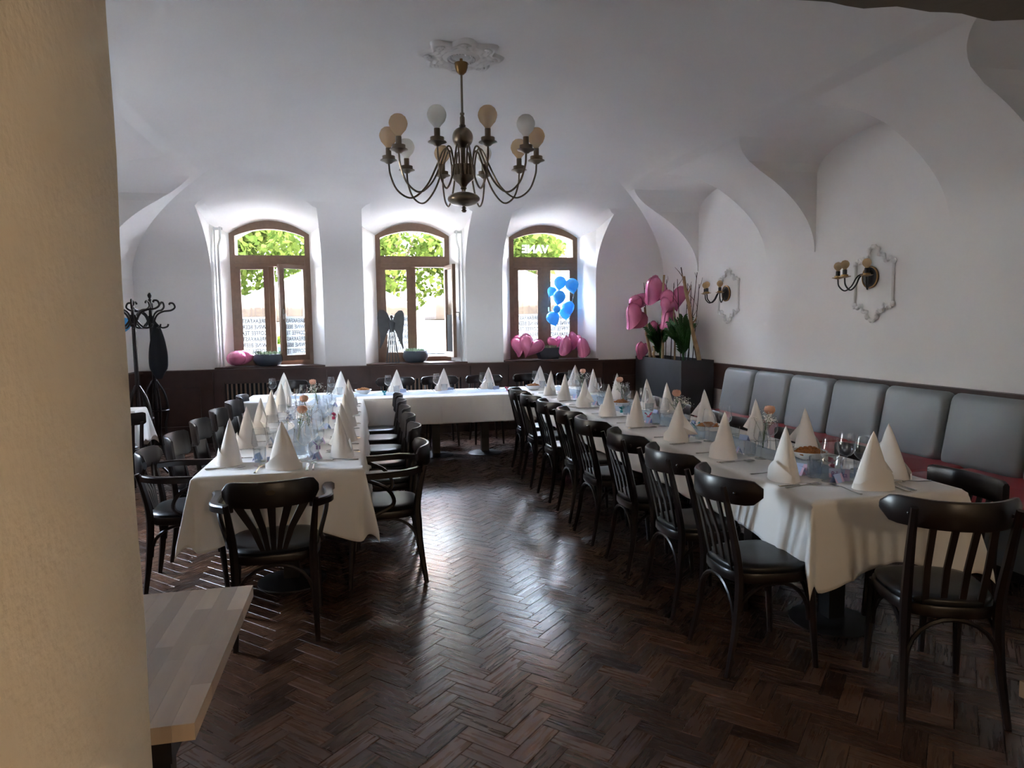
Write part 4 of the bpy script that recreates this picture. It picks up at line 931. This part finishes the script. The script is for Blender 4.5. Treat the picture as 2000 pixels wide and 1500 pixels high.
heart(464, 699, 10.0, .165, (82, 0, 68), 'pink foil heart balloon lying flat beside the heating pipes')
heart(1015, 680, 10.1, .135, (-8, 12, 20), 'pink foil heart balloon leaning at the niche edge of the balloon window')
heart(1035, 679, 9.95, .160, (12, 24, -8), 'large pink foil heart balloon in front of the square bowl')
heart(1104, 680, 9.96, .145, (10, 40, 62), 'pink foil heart balloon tilted right of the square bowl')
heart(1140, 684, 9.93, .150, (-14, 44, 50), 'pink foil heart balloon leaning against the blue-lit niche wall')
heart(1122, 668, 10.08, .125, (0, 20, 30), 'pink foil heart balloon peeking up behind the blue balloon strings')
heart(1084, 672, 10.17, .110, (0, 0, 10), 'small lilac pink foil heart behind the square bowl')
heart(1020, 668, 10.18, .110, (0, -10, 0), 'small pink foil heart half hidden at the window sash')
heart(1244, 590, 9.45, .165, (70, -12, 20), 'pink foil heart balloon lying on its side on top of the left balloons')
heart(1278, 572, 9.2, .195, (18, 24, 38), 'largest pink foil heart balloon high among the birch poles')
heart(1240, 624, 9.3, .185, (0, 40, 24), 'pink foil heart balloon bulging over the wall left of the planter')
heart(1318, 586, 9.0, .165, (20, -14, -14), 'pink foil heart balloon behind the leafy tops by the thick birch pole')
heart(1302, 600, 8.8, .110, (0, 30, 10), 'small pink foil heart balloon in front of the slim birch pole')
heart(1305, 630, 8.9, .155, (10, 52, 40), 'pink foil heart balloon low behind the thin brown cane')
heart(1281, 647, 9.2, .120, (0, 20, 20), 'pink foil heart balloon deep between the poles')
heart(1253, 686, 9.55, .125, (10, 10, 40), 'pink foil heart balloon resting at the planter rim')
BB = []
bp_ = thing('blue_balloon', 'x', 'balloon')
MB().lathe([(.001, -1.28), (.10, -1.30), (.06, -1.20), (.14, -1.12), (.45, -.88), (.78, -.5), (.97, 0), (.92, .38), (.70, .72), (.38, .93), (.001, 1.0)], 22).build('skin', 'balloon_blue', bp_, smooth=70)
def round_balloon(px, py, y, r, tilt, label, end, mt=None):
    o = bp_ if not BB else copy_tree(bp_); BB.append(1); p = pt(px, py, y); o.location = p; o.scale = (r,)*3; o.rotation_euler = (rad(tilt[0]), rad(tilt[1]), 0); tag(o, label, 'balloon')
    if mt:
        k = KIDS[o.name][0]; k.data = k.data.copy(); k.data.materials[0] = MAT[mt]
    if end:
        knot = p + Matrix.Rotation(rad(tilt[1]), 3, 'Y') @ Matrix.Rotation(rad(tilt[0]), 3, 'X') @ Vector((0,0,-1.28*r)); e = pt(1097, 668, 10.12); s = thing('balloon_string', 'white string tied to the ' + label, 'string'); MB().tube(bez([knot, (knot+e)/2+Vector((.01, 0, -.02)), e], 5), .0016, 4).build('cord', 'string_white', s)
for a in ((1094, 552, 10.12, .098, (5, 8), 'pale blue balloon at the top of the bunch', 'balloon_teal'), (1117, 557, 10.05, .105, (0, -12), 'blue balloon at the top right of the bunch', None), (1078, 569, 10.18, .075, (0, 30), 'small blue balloon at the left of the bunch', None), (1092, 580, 10.0, .100, (10, 10), 'round blue balloon in the middle of the bunch', None),
          (1110, 600, 10.06, .098, (0, -16), 'deep blue balloon at the right of the bunch', None), (1087, 604, 9.97, .058, (80, 0), 'small dark blue balloon seen end-on', None), (1080, 621, 10.08, .105, (0, -20), 'pale blue balloon lowest in the bunch', 'balloon_teal'), (1104, 610, 10.18, .095, (0, -8), 'blue balloon hidden at the back of the bunch', 'balloon_teal')): round_balloon(*a[:6], True, a[6])
round_balloon(241, 634, 9.0, .085, (0, 10), 'pale blue balloon half hidden by the coat stands', False, 'balloon_teal')
# ------------------------------------------------------------------ sill bowls and angel
def sill_bowl(px, y, r, h, label, square=False):
    p = pt(px, 700, y); t = thing('planted_bowl', label, 'planter', (p.x, y, 1.02)); rn = random.Random(px)
    if square: m = MB().loft([[(sx*a, sy*a*.75, z) for sx, sy in ((-1,-1),(1,-1),(1,1),(-1,1))] for a, z in ((r*.82, 0), (r, h*.5), (r*1.04, h), (r*.96, h), (r*.9, h*.85))])
    else: m = MB().lathe([(r*.55, 0), (r*.82, .02), (r*.99, h*.45), (r, h*.62), (r*.90, h*.97), (r*.86, h), (r*.82, h*.97), (r*.8, h*.8), (.001, h*.8)], 28)
    m.build('bowl', 'bowl_blue_grey', t, smooth=50 if not square else 20)
    f = MB()
    for k in range(420):
        a = rn.uniform(0, 6.28); d = r*.88*sqrt(rn.random()); b = Vector((d*cos(a), d*sin(a)*(.75 if square else 1), h*.82)); L = rn.uniform(.03, .07); e = b+Vector((rn.gauss(0, .018), rn.gauss(0, .018), L)); s = Vector((rn.uniform(-1, 1), rn.uniform(-1, 1), .2)).normalized()*.006
        f.add([b-s, b+s, e+s*.6, e-s*.6], [(0,1,2,3)])
    o = f.build('low_foliage', 'leaf_sage', t, smooth=0, fix=False); o['kind'] = 'stuff'
sill_bowl(524, 10.08, .195, .165, 'round blue-grey bowl with low green plants beside the flat pink balloon')
sill_bowl(812, 10.08, .185, .165, 'round blue-grey bowl with low green plants beside the wire angel')
sill_bowl(1071, 10.1, .16, .17, 'square dark bowl with grey-green plants between the pink hearts', True)
ap = pt(767, 700, 9.98)
an = thing('wire_angel', 'metal angel figure with sheet wings and wire skirt on the window sill', 'figurine', (ap.x, 9.98, 1.02))
for s in (-1, 1):
    o = [(.012, .60), (.05, .70), (.10, .745), (.15, .745), (.175, .70), (.18, .62), (.165, .50), (.15, .40), (.148, .30), (.162, .205), (.150, .205), (.11, .28), (.075, .38), (.04, .46), (.015, .49)]
    sx = 1.0 if s > 0 else 1.12; wg = MB().prism([(s*x*sx, z+(0.01 if s < 0 else 0)) for x, z in o], 1, .010, .016).build('wing', 'zinc', an, smooth=0); wg.rotation_euler = (0, 0, -s*.18)
MB().lathe([(.035, .44), (.030, .47), (.042, .53), (.050, .575), (.030, .60), (.012, .61), (.012, .63)], 14, sy=.6).build('torso', 'zinc', an)
MB().sphere((0,0,.655), .026, 14, 8, (.85, .9, 1.1)).build('head', 'zinc', an, smooth=60)
MB().tube([(.022*cos(2*pi*i/16), .022*sin(2*pi*i/16), .70) for i in range(17)], .0015, 4, cap=False).build('halo', 'steel', an)
for k in range(12):
    a = 2*pi*k/12; MB().tube([(.034*cos(a), .022*sin(a), .44), (.065*cos(a), .045*sin(a), .2), (.095*cos(a), .07*sin(a), .004)], .0045, 5).build('skirt_wire', 'zinc', an)
for z, q in ((.004, .095), (.16, .071), (.30, .051)): MB().tube([(q*cos(2*pi*i/24), q*.72*sin(2*pi*i/24), z+.003) for i in range(25)], .0025, 5, cap=False).build('skirt_hoop', 'zinc', an)
# ------------------------------------------------------------------ coat stands
def coat_stand(x, y, label, rz, H=1.97):
    t = thing('coat_stand', label, 'coat stand', (x, y, 0), rz)
    MB().tube([(0,0,.30), (0,0,1.0), (0,0,1.60), (0,0,H-.09)], [.024, .022, .021, .016], 10).build('pole', 'chair_wood', t)
    MB().lathe([(.012, H-.10), (.020, H-.085), (.010, H-.07), (.020, H-.05), (.024, H-.03), (.012, H-.008), (.001, H)], 12).build('finial', 'chair_wood', t, smooth=60)
    for k in range(5):
        a = 2*pi*k/5+.3; d = Vector((cos(a), sin(a), 0)); P = lambda r, z: (d.x*r, d.y*r, z)
        MB().tube(bez([P(.018, 1.58), P(.06, 1.70), P(.13, 1.75), P(.22, 1.765), P(.265, 1.80), P(.25, 1.845), P(.215, 1.85), P(.205, 1.83)], 6), .011, 6).build('coat_hook', 'chair_wood', t)
        MB().tube(bez([P(.018, 1.70), P(.05, 1.62), P(.11, 1.565), P(.17, 1.575), P(.185, 1.605)], 6), .010, 6).build('lower_hook', 'chair_wood', t)
    for k in range(4):
        a = pi/2*k+.4; d = Vector((cos(a), sin(a), 0)); P = lambda r, z: (d.x*r, d.y*r, z)
        MB().tube(bez([P(.02, .95), P(.10, .80), P(.135, .60), P(.10, .38), P(.16, .16), P(.29, .012)], 6), .013, 6).build('leg', 'chair_wood', t)
    MB().tube([(.135*cos(2*pi*i/24), .135*sin(2*pi*i/24), .60) for i in range(25)], .010, 6, cap=False).build('umbrella_ring', 'chair_wood', t)
coat_stand(-2.40, 8.75, 'dark bentwood coat stand with a black coat hanging on it', .2)
coat_stand(-2.36, 7.98, 'dark bentwood coat stand nearer the small clothed table, mostly behind the pillar', .9, 1.86)
ct = thing('hanging_coat', 'long black coat on the bentwood coat stand', 'coat', (-2.40, 8.75, 0))
cm = MB()
def coatfn(u, v):
    t = 2*pi*u; z = 1.60-.63*v; w = (.025+.075*sin(min(1, v*1.25)*pi*.62)**.8)*(1 if v < .8 else 1-.7*(v-.8)/.2); f = 1+.07*sin(t*5+v*3)
    return (.07+w*cos(t)*f, -.06+.6*w*sin(t)*f, z)
cm.grid(coatfn, 28, 16, closed_u=True).build('cloth', 'cloth_black', ct, smooth=60); MB().tube([(.05,-.05,1.585), (.055,-.055,1.62), (.07,-.06,1.59)], .004, 5).build('hanger_loop', 'cloth_black', ct)
# ------------------------------------------------------------------ unseen lamp added in the room behind, warms pillar and cloths
lp = thing('fill_lamp', 'added warm fill lamp hanging unseen in the room behind the camera', 'lamp', (1.0, -2.7, 0))
MB().tube([(0,0,2.9), (0,0,2.41)], .005, 6).build('cord', 'iron_black', lp)
MB().openlathe([(.03, 2.46), (.09, 2.40), (.095, 2.40), (.035, 2.47)], 20).build('fill_lamp_shade', 'bowl_white', lp, fix=False)
mat('fill_lamp_glow', (1,.8,.55), .5, emis=(1, .78, .56, 5.6)); MB().sphere((0,0,2.27), .15, 20, 12).build('bulb', 'fill_lamp_glow', lp, smooth=60)
# ------------------------------------------------------------------ outside: street, parasols, trees, houses
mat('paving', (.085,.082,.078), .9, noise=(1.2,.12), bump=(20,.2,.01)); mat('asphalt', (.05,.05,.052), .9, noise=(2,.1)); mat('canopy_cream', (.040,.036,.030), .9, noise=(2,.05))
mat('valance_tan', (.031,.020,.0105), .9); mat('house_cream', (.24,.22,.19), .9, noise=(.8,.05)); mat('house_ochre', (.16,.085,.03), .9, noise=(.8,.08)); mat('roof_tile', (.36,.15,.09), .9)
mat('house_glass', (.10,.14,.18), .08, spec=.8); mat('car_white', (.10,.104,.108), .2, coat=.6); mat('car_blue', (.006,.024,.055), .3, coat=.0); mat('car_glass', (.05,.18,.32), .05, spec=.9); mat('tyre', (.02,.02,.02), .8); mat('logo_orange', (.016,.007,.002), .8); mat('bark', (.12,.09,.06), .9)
GZ = -.30
# unseen storeys added to keep skylight off the street; house fronts beside them
struct(MB().box(X0-.5, X1+.5, -4, Y1+.8, 4.0, 13.5).build('wall_added_storeys', 'house_cream')); struct(MB().box(-30, -14, -4, Y1+.8, GZ, 10).build('wall_neighbour_left', 'house_cream')); struct(MB().box(-14, X0-.5, -4, Y1+.8, GZ-.1, GZ).build('ground_courtyard', 'paving')); struct(MB().box(X1+.5, 40, -4, Y1+.8, GZ, 13.5).build('wall_neighbour_right', 'house_cream'))
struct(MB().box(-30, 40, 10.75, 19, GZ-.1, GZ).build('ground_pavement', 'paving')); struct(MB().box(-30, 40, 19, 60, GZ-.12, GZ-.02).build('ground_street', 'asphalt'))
def parasol(x, y, rz, text, off, label):
    t = thing('parasol', label, 'parasol', (x, y, GZ), rz); H = 1.6; z0, z1 = 2.26, 3.14
    MB().tube([(0,0,0), (0,0,z1+.05)], .035, 10).build('pole', 'paint_white', t); MB().box(-.4, .4, -.4, .4, 0, .09).build('base', 'concrete_dark', t)
    m = MB(); cs = [(-H,-H), (H,-H), (H,H), (-H,H)]
    def roof(u, v):
        t_ = u*4; k = int(t_) % 4; f = t_-int(t_); a, b = cs[k], cs[(k+1) % 4]; px, py = a[0]+(b[0]-a[0])*f, a[1]+(b[1]-a[1])*f; s = v; sag = -.06*sin(pi*f)*s
        return (px*s, py*s, z1-(z1-z0)*s**.9+sag*0)
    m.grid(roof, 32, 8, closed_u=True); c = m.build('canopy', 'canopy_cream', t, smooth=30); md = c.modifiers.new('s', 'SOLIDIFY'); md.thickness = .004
    for k in range(4):
        a, b = cs[k], cs[(k+1) % 4]; n = Vector(((a[1]-b[1]), (b[0]-a[0]), 0)).normalized()*-1; v = MB()
        def val(u, w, a=a, b=b): return (a[0]+(b[0]-a[0])*u+.01*sin(u*40)*w, a[1]+(b[1]-a[1])*u, z0-.30*w)
        v.grid(val, 24, 3); q = v.build('valance', 'valance_tan', t, smooth=40); md = q.modifiers.new('s', 'SOLIDIFY'); md.thickness = .004
        if k in (0, 2):
            me = text_mesh(text, .26); me.materials.append(MAT['logo_orange']); me.transform(Matrix.Rotation(pi/2, 4, 'X')); me.transform(Matrix.Translation((off, -H-.008, z0-.24))); lt = put('valance_lettering', me, q); 
            if k == 2: lt.rotation_euler = (0, 0, pi)
    for k in range(4): a = cs[k]; MB().tube([(0,0,z1-.02), (a[0]*.98, a[1]*.98, z0+.0)], .014, 6).build('rib', 'paint_white', t)
    lo = MB(); lo.prism([(-.32,-.02), (-.26,.10), (-.1,.17), (.1,.17), (.26,.10), (.32,-.02), (.18,.03), (.0,.0), (-.18,.03)], 2, 0, .006); e = lo.build('logo', 'logo_orange', t, smooth=0); sl = math.atan2(z1-z0, H); e.location = (-.35, -H*.62, z0+(z1-z0)*.41+.012); e.rotation_euler = (sl, 0, 0)
parasol(-.75, 14.5, .02, 'NENÍ JIL M', -.75, 'cream parasol with tan lettered valance between the pipe-side and angel windows')
parasol(2.95, 14.3, -.02, 'NENÍ CAFÉ', .75, 'cream parasol with tan lettered valance outside the balloon window')
parasol(7.0, 15.2, .10, 'NENÍ CAFÉ', 0, 'cream parasol farthest along the pavement')
def tree(x, y, h, cr, seed, label, n=5200, lm='tree_leaf'):
    t = thing('street_tree', label, 'tree', (x, y, GZ)); r = random.Random(seed)
    MB().tube([(0,0,0), (.1,0,h*.35), (0,.1,h*.75)], [.20, .15, .06], 8).build('trunk', 'bark', t)
    for k in range(7): a = r.uniform(0, 6.28); MB().tube([(.05,.05,h*.38), (cos(a)*cr*.4, sin(a)*cr*.4, h*.58), (cos(a)*cr*.8, sin(a)*cr*.8, h*r.uniform(.6, .85))], [.06, .04, .015], 6).build('branch', 'bark', t)
    m = MB(); bl = [(Vector((r.gauss(0, cr*.45), r.gauss(0, cr*.45), h*.64+r.gauss(0, h*.14))), cr*r.uniform(.28, .5)) for _ in range(22)]
    for k in range(n):
        c, q = bl[r.randrange(22)]; d = Vector((r.gauss(0,1), r.gauss(0,1), r.gauss(0,1))).normalized(); p = c+d*q*r.uniform(.55, 1); s = r.uniform(.07, .13); a = Vector((r.gauss(0,1), r.gauss(0,1), r.gauss(0,1))).normalized(); b = a.cross(d).normalized() if abs(a.dot(d)) < .95 else Vector((1,0,0)); a = a*s; b = b*s*.6
        m.add([p-a, p+b, p+a, p-b], [(0,1,2,3)])
    o = m.build('foliage', lm, t, smooth=0, fix=False); o['kind'] = 'stuff'
tree(-3.5, 18.2, 6.0, 2.1, 1, 'leafy street tree filling the pipe-side window', 7000); tree(.45, 19.6, 6.4, 2.0, 2, 'leafy street tree behind the angel window', 6000); tree(4.3, 19.0, 6.0, 1.6, 3, 'leafy street tree in the fanlight of the balloon window'); tree(-9.5, 22, 8, 3, 4, 'broad street tree farther along the pavement', 4000)
hd_ = MB(); r = random.Random(9)
for k in range(4200):
    p = Vector((r.uniform(-6.5, -1.2), r.uniform(20.2, 21.2), GZ+r.uniform(.0, 1.55))); a = Vector((r.gauss(0,1), r.gauss(0,1), r.gauss(0,1))).normalized()*.09; b = a.cross(Vector((.3, 1, .2))).normalized()*.06; hd_.add([p-a, p+b, p+a, p-b], [(0,1,2,3)])
o = hd_.build('hedge', 'hedge_leaf', smooth=0, fix=False); o['kind'] = 'stuff'; tag(o, 'bright green hedge across the street behind the parasol', 'hedge')
def house(x0, x1, y, h, m, label, cols, rows, w=.9, hh=1.4):
    t = thing('townhouse', label, 'house', ((x0+x1)/2, y, GZ)); W = x1-x0; MB().box(-W/2, W/2, 0, 6, 0, h).build('wall', m, t); MB().prism([(-.4, h), (3, h+2.2), (6.4, h)], 0, -W/2-.2, W/2+.2).build('roof', 'roof_tile', t, smooth=0)
    for i in range(cols):
        for j in range(rows):
            x = -W/2+(i+.5)*W/cols; z = 1.0+j*(h-1.2)/rows; f = MB().box(x-w/2, x+w/2, -.06, .02, z, z+hh).build('window', 'paint_white', t)
            for s in (-1, 1):
                for q in (0, 1): MB().box(x+s*w*.25-w*.2, x+s*w*.25+w*.2, -.075, -.055, z+.06+q*hh*.5, z+hh*.5-.03+q*hh*.5).build('pane', 'house_glass', f)
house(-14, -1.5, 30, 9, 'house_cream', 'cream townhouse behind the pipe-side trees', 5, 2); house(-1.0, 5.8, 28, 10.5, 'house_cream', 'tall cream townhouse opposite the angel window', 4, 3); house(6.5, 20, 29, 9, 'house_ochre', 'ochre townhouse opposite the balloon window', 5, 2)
def car(x, y, rz, m, label):
    t = thing('parked_car', label, 'car', (x, y, GZ), rz)
    prof = [(-2.05, .32), (-2.1, .62), (-1.95, .82), (-1.25, .92), (-.55, 1.40), (.75, 1.44), (1.55, .98), (2.05, .86), (2.1, .40), (2.0, .30)]
    def ring(yy, sc): return [(px*(1-.04*sc), yy, z if z < .95 else z) for px, z in prof]
    MB().loft([[(px*.97, -.86, min(z, .9)) for px, z in prof], [(px, -.82, z*(.985)) for px, z in prof], [(px, 0, z*1.01) for px, z in prof], [(px, .82, z*.985) for px, z in prof], [(px*.97, .86, min(z, .9)) for px, z in prof]]).build('body', m, t, smooth=25)
    MB().add([(-1.18,-.70,.97), (-.60,-.66,1.39), (-.60,.66,1.39), (-1.18,.70,.97)], [(0,1,2,3)]).build('windscreen', 'car_glass', t, smooth=0).location = (-.035, 0, .02)
    for s in (-1, 1): MB().add([(-.98, s*.835, .95), (-.50, s*.80, 1.34), (.68, s*.80, 1.38), (1.36, s*.835, .97)], [(0,1,2,3)]).build('side_window', 'car_glass', t, smooth=0)
    for wx in (-1.3, 1.3):
        for s in (-1, 1):
            w_ = MB().lathe([(.001, -.1), (.30, -.1), (.32, -.06), (.32, .06), (.30, .1), (.001, .1)], 18).mesh('wheel', 30); w_.transform(Matrix.Rotation(pi/2, 4, 'X')); w_.materials.append(MAT['tyre']); put('wheel', w_, t, (wx, s*.78, .32))
    for s in (-1, 1): MB().sphere((-2.02, s*.62, .68), 1, 10, 6, (.08, .16, .08)).build('headlight', 'clear_glass', t)
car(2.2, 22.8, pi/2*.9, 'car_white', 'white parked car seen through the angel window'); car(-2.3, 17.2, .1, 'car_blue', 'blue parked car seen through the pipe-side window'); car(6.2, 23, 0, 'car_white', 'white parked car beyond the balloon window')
